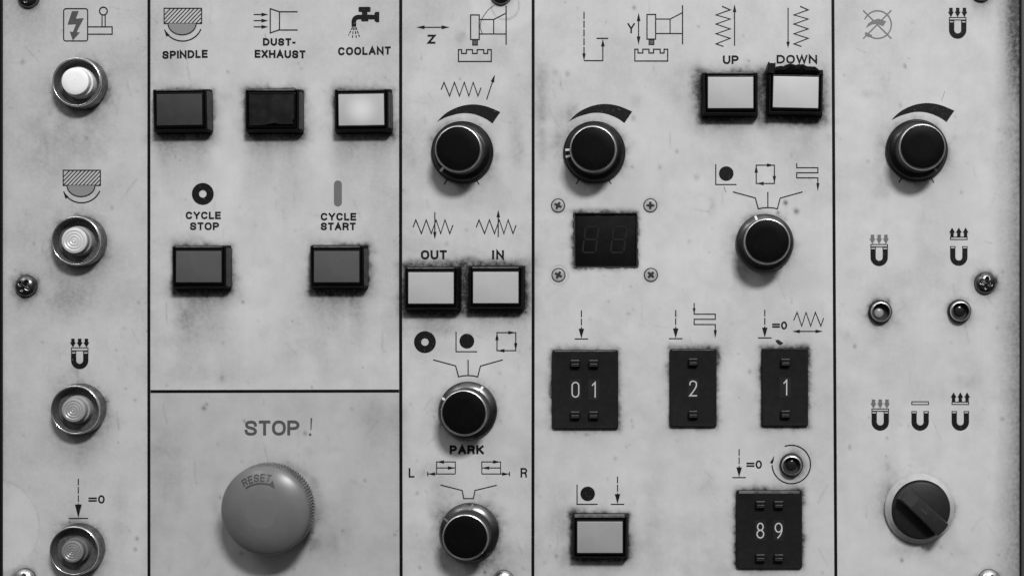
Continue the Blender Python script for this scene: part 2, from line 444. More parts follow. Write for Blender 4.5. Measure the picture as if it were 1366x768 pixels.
# ---- the sheet itself, a fine grid carrying grime and tint
X0, X1, Y0, Y1, ST = 4, 1360, -60, 830, 2
gx = np.arange(X0, X1 + ST, ST); gy = np.arange(Y0, Y1 + ST, ST)
nx, ny = len(gx), len(gy)
XX, YY = np.meshgrid(gx.astype(float), gy.astype(float))
def vnoise(scale, seed, octs=4, sx=1.0, sy=1.0):
    r = np.random.RandomState(seed); out = np.zeros_like(XX); amp = 1.0; tot = 0
    for o_ in range(octs):
        lat = r.rand(256, 256); u = (XX * sx / scale + 40.3) * 2 ** o_; v = (YY * sy / scale + 71.7) * 2 ** o_
        iu = np.floor(u).astype(int); iv = np.floor(v).astype(int); fu = u - iu; fv = v - iv
        fu = fu * fu * (3 - 2 * fu); fv = fv * fv * (3 - 2 * fv)
        a = lat[iv % 256, iu % 256]; b_ = lat[iv % 256, (iu + 1) % 256]; c = lat[(iv + 1) % 256, iu % 256]; d = lat[(iv + 1) % 256, (iu + 1) % 256]
        out += amp * ((a * (1 - fu) + b_ * fu) * (1 - fv) + (c * (1 - fu) + d * fu) * fv); tot += amp; amp *= 0.55
    return out / tot
n1 = vnoise(60, 1); n2 = vnoise(18, 2); n3 = vnoise(7, 3, 3); n4 = vnoise(140, 4); ns = vnoise(30, 5, 4, 1.6, 0.25); nw = vnoise(9, 6, 3)
g = np.zeros_like(XX)
def add(a):
    global g
    g = 1 - (1 - g) * (1 - np.clip(a, 0, 0.97))
def sd_box(cx, cy, hw, hh):
    dx = np.abs(XX - cx) - hw; dy = np.abs(YY - cy) - hh
    return np.hypot(np.maximum(dx, 0), np.maximum(dy, 0)) + np.minimum(np.maximum(dx, dy), 0)
def sd_circ(cx, cy, r): return np.hypot(XX - cx, YY - cy) - r
nu = np.clip((vnoise(42, 21, 3) - 0.30) * 2.4, 0.1, 1.5)
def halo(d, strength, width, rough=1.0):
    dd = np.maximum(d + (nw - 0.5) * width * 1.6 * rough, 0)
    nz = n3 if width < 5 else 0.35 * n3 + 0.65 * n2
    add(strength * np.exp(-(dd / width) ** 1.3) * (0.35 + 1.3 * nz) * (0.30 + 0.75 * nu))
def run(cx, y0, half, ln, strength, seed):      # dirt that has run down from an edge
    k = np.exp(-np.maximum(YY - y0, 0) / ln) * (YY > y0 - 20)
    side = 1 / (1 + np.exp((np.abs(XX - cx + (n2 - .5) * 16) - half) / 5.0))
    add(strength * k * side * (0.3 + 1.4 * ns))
# general handling dirt, heavier in patches, and painted light falloff left and top
add(0.05 + 0.16 * np.clip(n1 - 0.46, 0, 1) * 2.0)
add(0.30 * np.clip(n4 * 0.6 + n2 * 0.4 - 0.52, 0, 1))
add(0.12 * np.clip((240 - XX) / 200, 0, 1))                          # dirt plus painted light falloff on the left strip
add(0.13 * np.clip((150 - YY) / 200, 0, 1) * (0.5 + n1))  # dirt plus painted dimming of the light towards the top
# specks
rs = np.random.RandomState(11)
for _ in range(330):
    px, py, pr = rs.uniform(8, 1350), rs.uniform(0, 768), rs.choice([0.9, 1.1, 1.4, 2.1]); 
    add(rs.uniform(.12, .5) * np.exp(-(np.hypot(XX - px, (YY - py) * rs.uniform(.6, 1.2)) / pr) ** 2))
for _ in range(46):                                                   # faint smears
    px, py, ax, ay = rs.uniform(8, 1350), rs.uniform(0, 768), rs.uniform(4, 16), rs.uniform(4, 12)
    add(rs.uniform(.05, .17) * np.exp(-(((XX - px) / ax) ** 2 + ((YY - py) / ay) ** 2)) * 2 * n3)
for px, py, pr, st in ((1047.7, 270.3, 3.0, .85), (1062.5, 282, 3.4, .8), (1038, 283.3, 2.0, .8), (929.5, 236.5, 3.6, .28), (998.8, 81.6, 1.6, .8),
                       (272, 544, 3.0, .6), (276, 539, 1.5, .7), (757, 99, 3.2, .4), (741, 97, 4.0, .25), (846, 11, 2.6, .5), (845, 158, 3, .35), (843, 223, 1.6, .6),
                       (183, 718, 2.4, .5), (180.5, 732, 2.2, .5), (30, 83, 3, .35), (1207, 88, 2.2, .5), (1208, 90.5, 1.2, .6), (613, 51, 7, .28), (617, 47, 4, .2),
                       (324, 403, 1.8, .7), (595.8, 325, 2.5, .35), (1203, 747, 2.2, .7), (1231, 729, 2.0, .7), (1225, 733, 1.4, .5), (1332, 739.5, 1.8, .5),
                       (296.5, 504, 3.2, .35), (293.5, 663, 1.8, .5), (407, 578, 2.6, .4), (392, 759, 2.4, .35), (842.5, 561, 1.5, .5), (835.8, 596, 1.4, .5), (614, 571, 2, .2), (668, 762, 2, .3), (644, 751, 1.6, .6), (647, 763, 2, .6)):
    add(st * np.exp(-(np.hypot(XX - px, (YY - py) * .85) / pr) ** 2) * (0.6 + .8 * n3))
# dirt packed round each control, with painted shadow under the square buttons
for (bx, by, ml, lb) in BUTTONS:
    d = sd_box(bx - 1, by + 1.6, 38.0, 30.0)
    halo(d, 0.95, 2.6); halo(d, 0.46, 9.0); halo(sd_box(bx - 2, by + 3.5, 36, 30), 0.85, 3.4)  # third halo, shifted down left, paints shadow together with dirt
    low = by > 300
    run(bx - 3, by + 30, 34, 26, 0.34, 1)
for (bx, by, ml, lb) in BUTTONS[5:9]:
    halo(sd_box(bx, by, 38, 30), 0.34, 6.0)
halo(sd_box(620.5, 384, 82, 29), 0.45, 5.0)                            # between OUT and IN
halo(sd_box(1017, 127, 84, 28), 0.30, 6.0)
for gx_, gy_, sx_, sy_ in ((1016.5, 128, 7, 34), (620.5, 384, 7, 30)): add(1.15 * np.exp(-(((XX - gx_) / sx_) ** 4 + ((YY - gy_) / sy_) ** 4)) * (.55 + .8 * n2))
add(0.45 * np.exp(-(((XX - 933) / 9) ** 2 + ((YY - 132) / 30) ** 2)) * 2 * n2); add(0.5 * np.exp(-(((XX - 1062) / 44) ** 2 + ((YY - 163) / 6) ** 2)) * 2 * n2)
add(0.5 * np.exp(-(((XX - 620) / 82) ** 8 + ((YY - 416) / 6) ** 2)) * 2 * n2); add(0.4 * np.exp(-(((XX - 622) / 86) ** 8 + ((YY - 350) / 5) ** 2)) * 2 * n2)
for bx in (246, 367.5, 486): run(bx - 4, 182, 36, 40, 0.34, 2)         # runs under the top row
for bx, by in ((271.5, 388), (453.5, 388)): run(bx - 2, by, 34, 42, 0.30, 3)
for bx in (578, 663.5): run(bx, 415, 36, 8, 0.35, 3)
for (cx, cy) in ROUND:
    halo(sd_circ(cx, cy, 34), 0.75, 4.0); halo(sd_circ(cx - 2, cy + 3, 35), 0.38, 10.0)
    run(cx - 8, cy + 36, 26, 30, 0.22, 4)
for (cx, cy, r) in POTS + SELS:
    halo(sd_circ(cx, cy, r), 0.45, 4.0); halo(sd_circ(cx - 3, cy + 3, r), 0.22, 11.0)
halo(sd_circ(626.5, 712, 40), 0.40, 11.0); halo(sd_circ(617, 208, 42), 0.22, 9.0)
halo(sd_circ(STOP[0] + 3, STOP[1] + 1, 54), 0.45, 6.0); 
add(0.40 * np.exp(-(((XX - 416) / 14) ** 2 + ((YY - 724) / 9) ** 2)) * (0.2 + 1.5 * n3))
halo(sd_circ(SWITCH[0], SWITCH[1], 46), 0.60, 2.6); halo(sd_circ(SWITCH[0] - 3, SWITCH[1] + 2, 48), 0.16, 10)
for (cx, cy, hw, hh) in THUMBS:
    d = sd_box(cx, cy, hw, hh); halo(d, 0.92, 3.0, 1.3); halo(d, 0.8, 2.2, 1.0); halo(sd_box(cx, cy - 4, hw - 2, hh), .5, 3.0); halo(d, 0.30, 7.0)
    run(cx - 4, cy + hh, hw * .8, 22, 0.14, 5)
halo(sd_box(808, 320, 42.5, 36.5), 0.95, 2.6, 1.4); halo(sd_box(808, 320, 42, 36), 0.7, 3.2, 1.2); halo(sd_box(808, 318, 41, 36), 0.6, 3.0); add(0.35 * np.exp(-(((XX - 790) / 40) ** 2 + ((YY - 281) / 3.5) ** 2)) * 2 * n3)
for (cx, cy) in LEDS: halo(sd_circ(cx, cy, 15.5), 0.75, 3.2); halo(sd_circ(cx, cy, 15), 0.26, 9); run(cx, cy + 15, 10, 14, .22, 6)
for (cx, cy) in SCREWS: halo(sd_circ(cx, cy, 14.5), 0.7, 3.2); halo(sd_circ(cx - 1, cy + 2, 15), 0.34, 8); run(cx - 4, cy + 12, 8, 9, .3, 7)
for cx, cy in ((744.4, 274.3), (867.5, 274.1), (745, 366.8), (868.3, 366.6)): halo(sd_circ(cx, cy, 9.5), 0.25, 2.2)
# panel edges
for (x0_, y0_, ln_, an_, st_) in [(rs.uniform(10, 1350), rs.uniform(5, 765), rs.uniform(6, 34), rs.choice([90, 90, 80, 100, 60, 20, 130]) + rs.uniform(-14, 14), rs.uniform(.05, .22)) for _ in range(230)]:
    a_ = math.radians(an_); u_ = (XX - x0_) * math.cos(a_) + (YY - y0_) * math.sin(a_); v_ = -(XX - x0_) * math.sin(a_) + (YY - y0_) * math.cos(a_) + u_ * u_ * .004
    add(st_ * np.exp(-(v_ / 1.0) ** 2) * (np.abs(u_) < ln_ / 2) * (0.2 + 1.5 * n3))
for (x0_, y0_, rx_, ry_, st_) in ((723, 115, 9, 30, .22), (722, 175, 8, 50, .25), (748, 200, 14, 46, .30), (757, 150, 12, 12, .25), (905, 110, 14, 40, .16), (930, 125, 12, 34, .30), (1072, 215, 20, 40, .15),
                               (560, 330, 30, 12, .2), (545, 200, 10, 30, .12), (690, 190, 12, 50, .18), (600, 440, 40, 8, .15), (590, 700, 16, 60, .30), (575, 640, 26, 24, .15), (650, 745, 36, 16, .35),
                               (990, 350, 14, 36, .35), (1175, 250, 14, 60, .14), (1235, 320, 30, 60, .14), (1185, 650, 14, 40, .25), (1210, 730, 24, 14, .25), (930, 740, 30, 40, .16), (870, 690, 16, 60, .14),
                               (745, 690, 12, 46, .22), (940, 650, 20, 20, .12), (60, 180, 14, 60, .16), (110, 180, 40, 40, .16), (75, 400, 40, 20, .14), (100, 400, 24, 26, .2), (105, 600, 34, 24, .18), (160, 690, 14, 60, .12),
                               (280, 500, 60, 14, .14), (410, 440, 30, 40, .12), (470, 410, 20, 40, .25), (250, 430, 16, 50, .25), (230, 620, 22, 70, .16), (290, 690, 8, 40, .22), (450, 720, 24, 30, .2), (500, 560, 24, 60, .1)):
    add(st_ * np.exp(-(((XX - x0_) / rx_) ** 2 + ((YY - y0_) / ry_) ** 2)) * np.clip(1.9 * n2 + 1.2 * (ns - .5), 0, 2))
redge = np.clip((XX - 1318 - (ns - .5) * 26) / 42, 0, 1)
add(1.0 * redge ** 1.5 * (0.35 + 1.2 * ns) * (0.7 + 0.6 * np.clip((150 - YY) / 150, 0, 1)))
add(0.85 * np.clip((XX - 1340) / 12, 0, 1) * np.clip((150 - YY) / 110, 0, 1) * (0.5 + .8 * ns))
add(0.28 * np.exp(-(XX - 4) / 3.0))
for xl in (198.5, 534.5, 711.3):
    add(0.10 * np.exp(-np.abs(XX - xl) / 9.0) * 2 * n2)
# wiped, cleaner patches where stickers or washers sat
def clean(mask, k):
    global g
    g = g * (1 - k * mask)
soft = lambda d, w=1.2: 1 / (1 + np.exp(np.clip(d / w, -40, 40)))
clean(soft(sd_circ(-12, 702, 64) + (n2 - .5) * 9 + (n3 - .5) * 8, 2.4), 0.5)
clean(soft(np.hypot(XX - 676, YY + 12) - 52 - (n2 - .5) * 8), 0.7)
clean(soft(sd_circ(745.5, 366.5, 14), 1.0), 0.5); clean(soft(sd_circ(867, 273, 14), 2.0), 0.4)
for bx in (306, 428): clean(np.exp(-((XX - bx) / 22) ** 2) * soft(np.abs(YY - 200) - 70, 20), 0.55)
for (cx, cy, rx, ry) in ((365, 330, 60, 70), (1230, 300, 60, 60), (860, 450, 70, 40), (900, 620, 90, 60)):
    clean(np.exp(-(((XX - cx) / rx) ** 2 + ((YY - cy) / ry) ** 2)), 0.35)
# rings and scuffs left by washers
for cx, cy, r, st in ((674, 8, 18.5, .35), (745.5, 366.8, 12.5, .25), (-12, 702, 64.5, .14)):
    add(st * np.exp(-(np.abs(np.hypot(XX - cx, YY - cy) - r) / 1.1) ** 2) * (0.3 + 1.3 * n2))
g = np.clip(g, 0, 1)
tint = ((XX > 198) & (XX < 534) & (YY > 521)).astype(np.float32)

me = bpy.data.meshes.new('front_plate')
vs = np.empty((ny * nx, 3), np.float32)
vs[:, 0] = ((XX - 683.0) * S).ravel(); vs[:, 1] = 0.0; vs[:, 2] = ((384.0 - YY) * S).ravel()
ii, jj = np.meshgrid(np.arange(nx - 1), np.arange(ny - 1))
keep = ~((gx[ii] >= WIN[0]) & (gx[ii] < WIN[1]) & (gy[jj] >= WIN[2]) & (gy[jj] < WIN[3]))
i_, j_ = ii[keep], jj[keep]
q = np.stack([j_ * nx + i_, (j_ + 1) * nx + i_, (j_ + 1) * nx + i_ + 1, j_ * nx + i_ + 1], 1)
# folded edges of the sheet
ext = []; base = len(vs)
loop = [(x, Y0) for x in gx] + [(X1, y) for y in gy[1:]] + [(x, Y1) for x in gx[::-1][1:]] + [(X0, y) for y in gy[::-1][1:-1]]
idx_of = lambda x, y: ((y - Y0) // ST) * nx + (x - X0) // ST
back = np.array([((x - 683.0) * S, 9 * S, (384.0 - y) * S) for x, y in loop], np.float32)
vs = np.concatenate([vs, back])
k = len(loop)
qe = np.array([[idx_of(*loop[a]), base + a, base + (a + 1) % k, idx_of(*loop[(a + 1) % k])] for a in range(k)])
q = np.concatenate([q, qe])[:, ::1]
me.vertices.add(len(vs)); me.vertices.foreach_set('co', vs.ravel())
me.loops.add(q.size); me.loops.foreach_set('vertex_index', q.astype(np.int32).ravel())
me.polygons.add(len(q)); me.polygons.foreach_set('loop_start', np.arange(0, q.size, 4, dtype=np.int32))
me.update(calc_edges=True); me.validate()
for nm, arr in (('grime_shade', g), ('tint', tint)):
    at = me.attributes.new(nm, 'FLOAT', 'POINT')
    full = np.zeros(len(vs), np.float32); full[:nx * ny] = arr.ravel(); full[nx * ny:] = 0.4 if nm == 'grime_shade' else 0
    at.data.foreach_set('value', full)
me.materials.append(M['paint'])
fp = bpy.data.objects.new('front_plate', me); COL.objects.link(fp); fp.parent = panel

# ---- printed section lines
def line(pts, w):
    b_ = PB(); b_.stroke(pts, w, 0.25); b_.build('section_line', M['line_ink'], panel)
line([(198.8, -60), (198.6, 400), (198.8, 830)], 4.0)
line([(534.6, -60), (534.4, 400), (535.2, 830)], 4.2)
line([(711.2, -60), (711.2, 400), (710.8, 830)], 4.0)
line([(1110.6, -60), (1111.0, 0), (1113.0, 400), (1115.0, 768), (1115.4, 830)], 4.0)
b_ = PB(); b_.stroke([(200.9, 521.8), (532.3, 521.2)], 4.0, 0.25); b_.build('section_line', M['line_ink'], panel)

# ---- symbols
def sym(name, label, fn, mats='ink'):
    b_ = PB(); fn(b_)
    mm = [M[q] for q in ([mats] if isinstance(mats, str) else mats)]
    b_.build(name, mm, panel, label=label)

def power(b_):
    b_.stroke(b_.rr2(101, 33.5, 16, 21.5, 3), 1.3, closed=True)
    b_.stroke([(117, 36.2), (149.7, 36.2), (149.7, 46), (117, 46)], 1.3, closed=True)
    b_.stroke([(136.2, 36.2), (136.2, 20.5)], 1.2); b_.stroke([(140.4, 36.2), (140.4, 20.5)], 1.2)
    b_.stroke(b_.circ(138, 15.2, 5.2, 28), 1.4, closed=True)
    b_.cur = 1
    b_.poly([(96.2, 15.2), (105, 15.2), (101.3, 25.4), (111.8, 24.6), (102.2, 43.2), (106.6, 43.7), (97.2, 54.2), (93.2, 42.4), (97.4, 43), (101.6, 32.6), (90.2, 33.2)])
def rr2(s, cx, cy, hw, hh, r): return [(x, y) for x, y, _ in s.rr(hw, hh, r, 0, cx, cy)]
MB.rr2 = rr2
sym('power_lever_symbol', 'lightning arrow in a box joined to a lever', power, ('ink', 'grey_ink'))

def spindle(b_, x0, x1, y0, y1, depth):
    w = x1 - x0; cx = (x0 + x1) / 2; hgt = y1 - y0
    b_.stroke([(x0, y0), (x1, y0), (x1, y1), (x0, y1)], 1.2, closed=True)
    for k in range(-2, 12):                                     # hatching
        a = x0 + k * w / 9.5; pts = []
        for t in np.linspace(0, 1, 41):
            X = a + t * hgt * .95; Y = y1 - t * hgt
            if x0 + .4 < X < x1 - .4: pts.append((X, Y))
        if len(pts) > 3: b_.stroke([pts[0], pts[-1]], 1.0)
    r = w * 0.375
    arc = b_.circ(cx - 1, y1, r, 26, 0, 180, ry=depth)
    b_.cur = 1; b_.poly(arc, 0.22); b_.cur = 0
    b_.stroke(arc, 1.2)
    ar = b_.circ(cx - .3, y1 - 1, w * .52, 24, 20, 158, ry=depth * 1.62)
    ar = [p for p in ar if p[1] > y1 + 6]
    b_.stroke(ar, 1.3)
    d = np.array(ar[-1]) - np.array(ar[-4]); tip = (x0 + .2, y1 + 8.2)
    b_.head(tip, (-.62, -1), 9.5, 2.4)
sym('spindle_symbol', 'hatched block over a turning wheel above the second round lamp button', lambda b_: spindle(b_, 84.4, 134, 227.2, 247.5, 14.8), ('ink', 'halftone'))
sym('spindle_symbol', 'hatched block over a turning wheel above the SPINDLE lettering', lambda b_: spindle(b_, 219, 269, 11.5, 31.8, 15.0), ('ink', 'halftone'))

def magnet(b_, cx, ytop, ybot, plate=None, arrows=None, ay=None, down=True, hw=11.6, gapw=4.6, acol=0):
    """a horseshoe, its keeper plate and three arrows"""
    th = hw - gapw
    r = hw - th / 2; yc = ybot - hw
    b_.cur = 0
    path = [(cx - r, ytop + 2.6)] + [(cx + r * math.cos(math.radians(t)), yc + r * math.sin(math.radians(t))) for t in range(180, -1, -12)] + [(cx + r, ytop + 2.6)]
    b_.stroke(path, th)
    for sg in (-1, 1):
        b_.stroke([(cx + sg * (hw - .5), ytop + 2.7), (cx + sg * (hw - .5), ytop + .4), (cx + sg * (gapw + .4), ytop + .4), (cx + sg * (gapw + .4), ytop + 2.7)], 0.9)
    if plate:
        b_.stroke([(cx - hw + .5, plate[0]), (cx + hw - .5, plate[0]), (cx + hw - .5, plate[1]), (cx - hw + .5, plate[1])], 0.95, closed=True)
    if ay:
        b_.cur = acol
        for dx in (-9.0, 0, 9.0):
            X = cx + dx; a, c = ay
            if down: b_.poly([(X - 2.3, a), (X + 2.3, a), (X + 2.3, a + (c - a) * .42), (X + 3.9, a + (c - a) * .42), (X, c), (X - 3.9, a + (c - a) * .42), (X - 2.3, a + (c - a) * .42)])
            else: b_.poly([(X - 2.2, c), (X + 2.2, c), (X + 2.2, a + (c - a) * .55), (X + 3.9, a + (c - a) * .55), (X, a), (X - 3.9, a + (c - a) * .55), (X - 2.2, a + (c - a) * .55)])
        b_.cur = 0
sym('magnet_symbol', 'horseshoe magnet with three black down arrows on the left strip', lambda b_: magnet(b_, 106.4, 468.5, 492, (463.6, 467.4), True, (451.4, 463.2)))
sym('magnet_symbol', 'horseshoe magnet with three black down arrows at the top right', lambda b_: magnet(b_, 1277.5, 27.6, 52, (23.8, 27.0), True, (10.8, 23.4)))
sym('magnet_symbol', 'horseshoe magnet with three grey down arrows over the left indicator', lambda b_: magnet(b_, 1172.8, 329.6, 354.8, (326, 329.2), True, (313, 325.4), acol=1), ('ink', 'mid_ink'))
sym('magnet_symbol', 'horseshoe magnet with three black up arrows over the right indicator', lambda b_: magnet(b_, 1279, 328.4, 354.4, (316.2, 319.4), True, (303.4, 316), down=False))
sym('magnet_symbol', 'horseshoe magnet with three grey down arrows over the rotary switch', lambda b_: magnet(b_, 1174.2, 548.2, 574, (545, 548), True, (532.4, 544.4), acol=1), ('ink', 'mid_ink'))
sym('magnet_symbol', 'horseshoe magnet under a plain keeper bar', lambda b_: magnet(b_, 1227.4, 548.0, 574, (535.4, 539.2)))
sym('magnet_symbol', 'horseshoe magnet with three black up arrows over the rotary switch', lambda b_: magnet(b_, 1281, 548.0, 574, (535.8, 539.0), True, (522.8, 535.6), down=False))

def down_arrow(b_, x, y0, y1, bar=True, ln=18.0, half=4.6, bw=13.0):
    b_.dash((x, y0), (x, y1 - ln + 1), 1.2, 9.0, 2.0)
    b_.head((x, y1), (0, 1), ln, half)
    if bar: b_.stroke([(x - bw, y1 + .6), (x + bw, y1 + .6)], 1.2)
sym('set_point_symbol', 'dashed down arrow to a bar on the left strip', lambda b_: down_arrow(b_, 104.6, 637.8, 690.2))
sym('set_point_symbol', 'dashed down arrow over the 01 thumbwheel', lambda b_: down_arrow(b_, 775.6, 413.8, 451.2, ln=13, half=3.7, bw=9))
sym('set_point_symbol', 'dashed down arrow over the 2 thumbwheel', lambda b_: down_arrow(b_, 901.4, 413.2, 450.8, ln=13, half=3.7, bw=9))
sym('set_point_symbol', 'dashed down arrow over the 1 thumbwheel', lambda b_: down_arrow(b_, 1020.2, 412.8, 449.8, ln=13, half=3.7, bw=9))
sym('set_point_symbol', 'dashed down arrow beside the small ringed indicator', lambda b_: down_arrow(b_, 986, 598.5, 635.8, ln=13, half=3.7, bw=9))
sym('set_point_symbol', 'dashed down arrow over the lone lower button', lambda b_: down_arrow(b_, 823.8, 635, 671.4, ln=13, half=3.7, bw=9))

def dust(b_):
    for y in (19.8, 27.9, 36.2): b_.arrow((338.5, y), (357.8, y), 1.2, 9, 2.5)
    b_.stroke([(360.6, 12), (372.9, 16.1), (372.9, 40.1), (360.6, 44.3)], 1.3, closed=True)
    b_.stroke([(372.9, 16.1), (397.1, 16.1)], 1.3); b_.stroke([(372.9, 40.4), (397.1, 40.4)], 1.3)
sym('extraction_symbol', 'three arrows blowing into a funnel', dust)

def tap(b_):
    b_.poly(b_.rr2(486.4, 13, 8.1, 3.4, 1.6)); b_.poly([(482.8, 15), (490.2, 15), (490.2, 20), (491.4, 22), (491.4, 29), (482, 29), (482, 22), (482.8, 20)])
    b_.stroke([(500, 23.2), (482, 23.2)] + E(478.2, 29.4, 6.2, 6.2, 270, 180, 8) + [(472.2, 36)], 6.2)
    b_.poly([(499.6, 17.6), (501.5, 16.2), (506, 16.2), (506, 30), (501.5, 30), (499.6, 28)])
    for a, c in (((470.2, 36.8), (465, 47.4)), ((471.6, 37), (470.2, 50.8)), ((473.4, 37), (475.4, 50.8)), ((475, 36.8), (479.6, 49.4))):
        b_.dash(a, c, 1.1, 3.6, 1.6)
sym('tap_symbol', 'black tap dripping coolant', tap)

def donut(b_, x, y, ro=14.6, ri=5.0): b_.ring2(x, y, ro, ri)
sym('stop_ring_symbol', 'black ring over the CYCLE STOP lettering', lambda b_: donut(b_, 270.6, 258.7))
sym('stop_ring_symbol', 'black ring over the upper three-way knob', lambda b_: donut(b_, 566.9, 456))
sym('start_bar_symbol', 'upright grey bar with round ends over CYCLE START', lambda b_: b_.poly(b_.rr2(450.8, 258, 5.3, 17.3, 5.2)), 'mid_ink')

def machine(b_, dx=0, dy=0):
    q = lambda x, y: (x + dx, y + dy)
    b_.stroke([q(627.8, 20.3), q(639.3, 20.3), q(639.3, 53.1), q(627.8, 53.1)], 1.3, closed=True)
    b_.stroke([q(639.3, 26.4), q(658.6, 26.4), q(675, 18)], 1.2); b_.stroke([q(658.6, 26.4), q(658.6, 45.7)], 1.2)
    b_.stroke([q(639.3, 45.7), q(675, 45.7)], 1.2); b_.stroke([q(675.2, 8), q(675.2, 60)], 1.3)
    b_.stroke([q(611.6, 82.3), q(611.6, 66.6), q(615.8, 66.6), q(615.8, 71.6), q(622.2, 71.6), q(622.2, 66.6), q(630.4, 66.6), q(630.4, 71.6), q(636.6, 71.6), q(636.6, 66.6),
               q(645.4, 66.6), q(645.4, 71.6), q(650.6, 71.6), q(650.6, 66.6), q(655.4, 66.6), q(655.4, 82.3)], 1.3, closed=True)
    b_.stroke([q(630.6, 53.8), q(637, 53.8), q(637, 60.4), q(630.6, 60.4)], 1.1, closed=True)
    b_.cur = 1; b_.poly([q(631, 54), q(636.6, 54), q(636.6, 60), q(631, 60)], 0.2); b_.cur = 0
sym('grinder_symbol', 'grinding head over a slotted table beside the Z arrow', machine, ('ink', 'grey_ink'))
sym('grinder_symbol', 'grinding head over a slotted table beside the Y arrow', lambda b_: machine(b_, 235.3, -.6), ('ink', 'grey_ink'))
sym('axis_arrow', 'level double arrow over the letter Z', lambda b_: b_.arrow((555.4, 36.8), (600, 36.8), 1.2, 11, 2.5, both=True))
sym('axis_arrow', 'upright double arrow beside the letter Y', lambda b_: b_.arrow((851.9, 17.5), (851.9, 60), 1.2, 11, 2.5, both=True))

def zig(b_, x, y, sx=1.0, n=10):
    pts = [(173, 354), (184, 325), (206, 379), (225, 325), (245, 379), (264, 325), (282, 379), (299, 325), (318, 379), (330, 346)][:n]
    b_.stroke([(x + (p[0] - 173) / 2.954 * sx, y + (p[1] - 352) / 2.954) for p in pts], 1.25)
sym('feed_symbol', 'zigzag with a slanting arrow over the left dimmer knob', lambda b_: (zig(b_, 588.6, 119.2), b_.arrow((649.2, 133), (660.2, 99.6), 1.2, 10.5, 2.4)))
sym('feed_symbol', 'zigzag crossed by a down arrow over OUT', lambda b_: (zig(b_, 551, 302.4), b_.arrow((580.1, 283), (580.1, 319.2), 1.2, 10, 2.4)))
sym('feed_symbol', 'zigzag crossed by an up arrow over IN', lambda b_: (zig(b_, 635.3, 302.4), b_.arrow((664.7, 315.9), (664.7, 279.8), 1.2, 10, 2.4)))
sym('feed_symbol', 'short zigzag over a double arrow by the 1 thumbwheel', lambda b_: (b_.stroke([(875 + p[0] / 3.841, 400 + p[1] / 3.841) for p in ((706, 105), (723, 63), (747, 133), (769, 63), (793, 133), (817, 63), (845, 133), (859, 92))], 1.2), b_.arrow((1057, 441.7), (1097.8, 441.7), 1.2, 10, 2.3, both=True)))
def vzig(b_, x0, up, ax):
    pts = [(172, 26), (204, 40), (148, 60), (204, 76), (148, 96), (204, 115), (148, 134), (204, 152), (148, 174), (178, 184)]
    b_.stroke([(x0 + (p[0] - 148) / 2.953, p[1] / 2.953) for p in pts], 1.25)
    if up: b_.arrow((ax, 61.5), (ax, 6), 1.2, 10.5, 2.4)
    else: b_.arrow((ax, 10.8), (ax, 64.5), 1.2, 8.5, 2.4)
sym('feed_symbol', 'upright zigzag beside an up arrow', lambda b_: vzig(b_, 955.1, True, 979.9))
sym('feed_symbol', 'upright zigzag beside a down arrow', lambda b_: vzig(b_, 1059.1, False, 1051.3))

def wedge(b_, dx=0, dy=0):
    o_ = CR([(157, 480), (178, 458), (205, 438), (250, 419), (300, 412), (352, 420), (406, 442)], 5)
    i__ = CR([(375, 487), (345, 467), (300, 450), (252, 447), (205, 458), (180, 468), (157, 480)], 5)
    b_.poly([(530 + x / 2.954 + dx, y / 2.954 + dy) for x, y in o_ + i__[:-1]])
def ticks(b_, cx, cy, r=43):
    for sg in (-1, 1):
        b_.stroke([(cx + sg * 19.2, cy + 36.6), (cx + sg * 23.4, cy + 43.6)], 1.2)
for dx, dy, nm, cx, cy in ((0, 0, 'left', 615.8, 202.6), (176, -.6, 'middle', 792, 202), (605.6, -1.8, 'right', 1222.3, 200)):
    sym('wedge_scale', None, lambda b_: wedge(b_, dx, dy), 'ink')
    sym('end_tick', None, lambda b_: ticks(b_, cx, cy, 42.6), 'ink')

def dot_corner(b_, pts, cx, cy, r): b_.stroke(pts, 1.2); b_.poly(b_.circ(cx, cy, r, 36))
sym('dot_corner_symbol', 'black dot in a corner bracket under the OUT button', lambda b_: dot_corner(b_, [(608.4, 442.2), (608.4, 468.8), (636.6, 468.8)], 622.8, 454.7, 9.9))
sym('dot_corner_symbol', 'black dot in a corner bracket under the UP button', lambda b_: dot_corner(b_, [(954.8, 219), (954.8, 246.2), (982.6, 246.2)], 968.8, 231.6, 9.7))
sym('dot_corner_symbol', 'black dot in a corner bracket over the lone lower button', lambda b_: dot_corner(b_, [(769.8, 645.8), (769.8, 672), (797.6, 672)], 784, 658, 9.7))
def cycle(b_, x0, x1, y0, y1):
    b_.stroke([(x0, y0), (x1, y0), (x1, y1), (x0, y1)], 1.2, closed=True)
    b_.head((x1, y0), (1, 0), 10, 2.3); b_.head((x1, y1), (0, 1), 10, 2.3); b_.head((x0, y1), (-1, 0), 10, 2.3); b_.head((x0, y0), (0, -1), 10, 2.3)
sym('cycle_symbol', 'square of four arrows under the IN button', lambda b_: cycle(b_, 663, 688, 443.4, 467.4))
sym('cycle_symbol', 'square of four arrows over the right three-way knob', lambda b_: cycle(b_, 1008.8, 1033, 220.4, 244.8))
def fan(b_, ox, oy, s):
    q = lambda pts: [(ox + x / s, oy + y / s) for x, y in pts]
    b_.stroke(q([(279, 215), (394, 246), (409, 302), (432, 297), (458, 295.5), (484, 297), (507, 302), (521, 247), (636, 215)]), 1.25)
    b_.stroke(q([(458, 215), (458, 296)]), 1.25)
sym('position_fan', 'three-way fan over the right three-way knob', lambda b_: fan(b_, 905, 200, 3.84))
sym('position_fan', 'three-way fan over the upper three-way knob', lambda b_: fan(b_, 577.9 - 279 / 3.84, 479.6 - 215 / 3.84, 3.84))
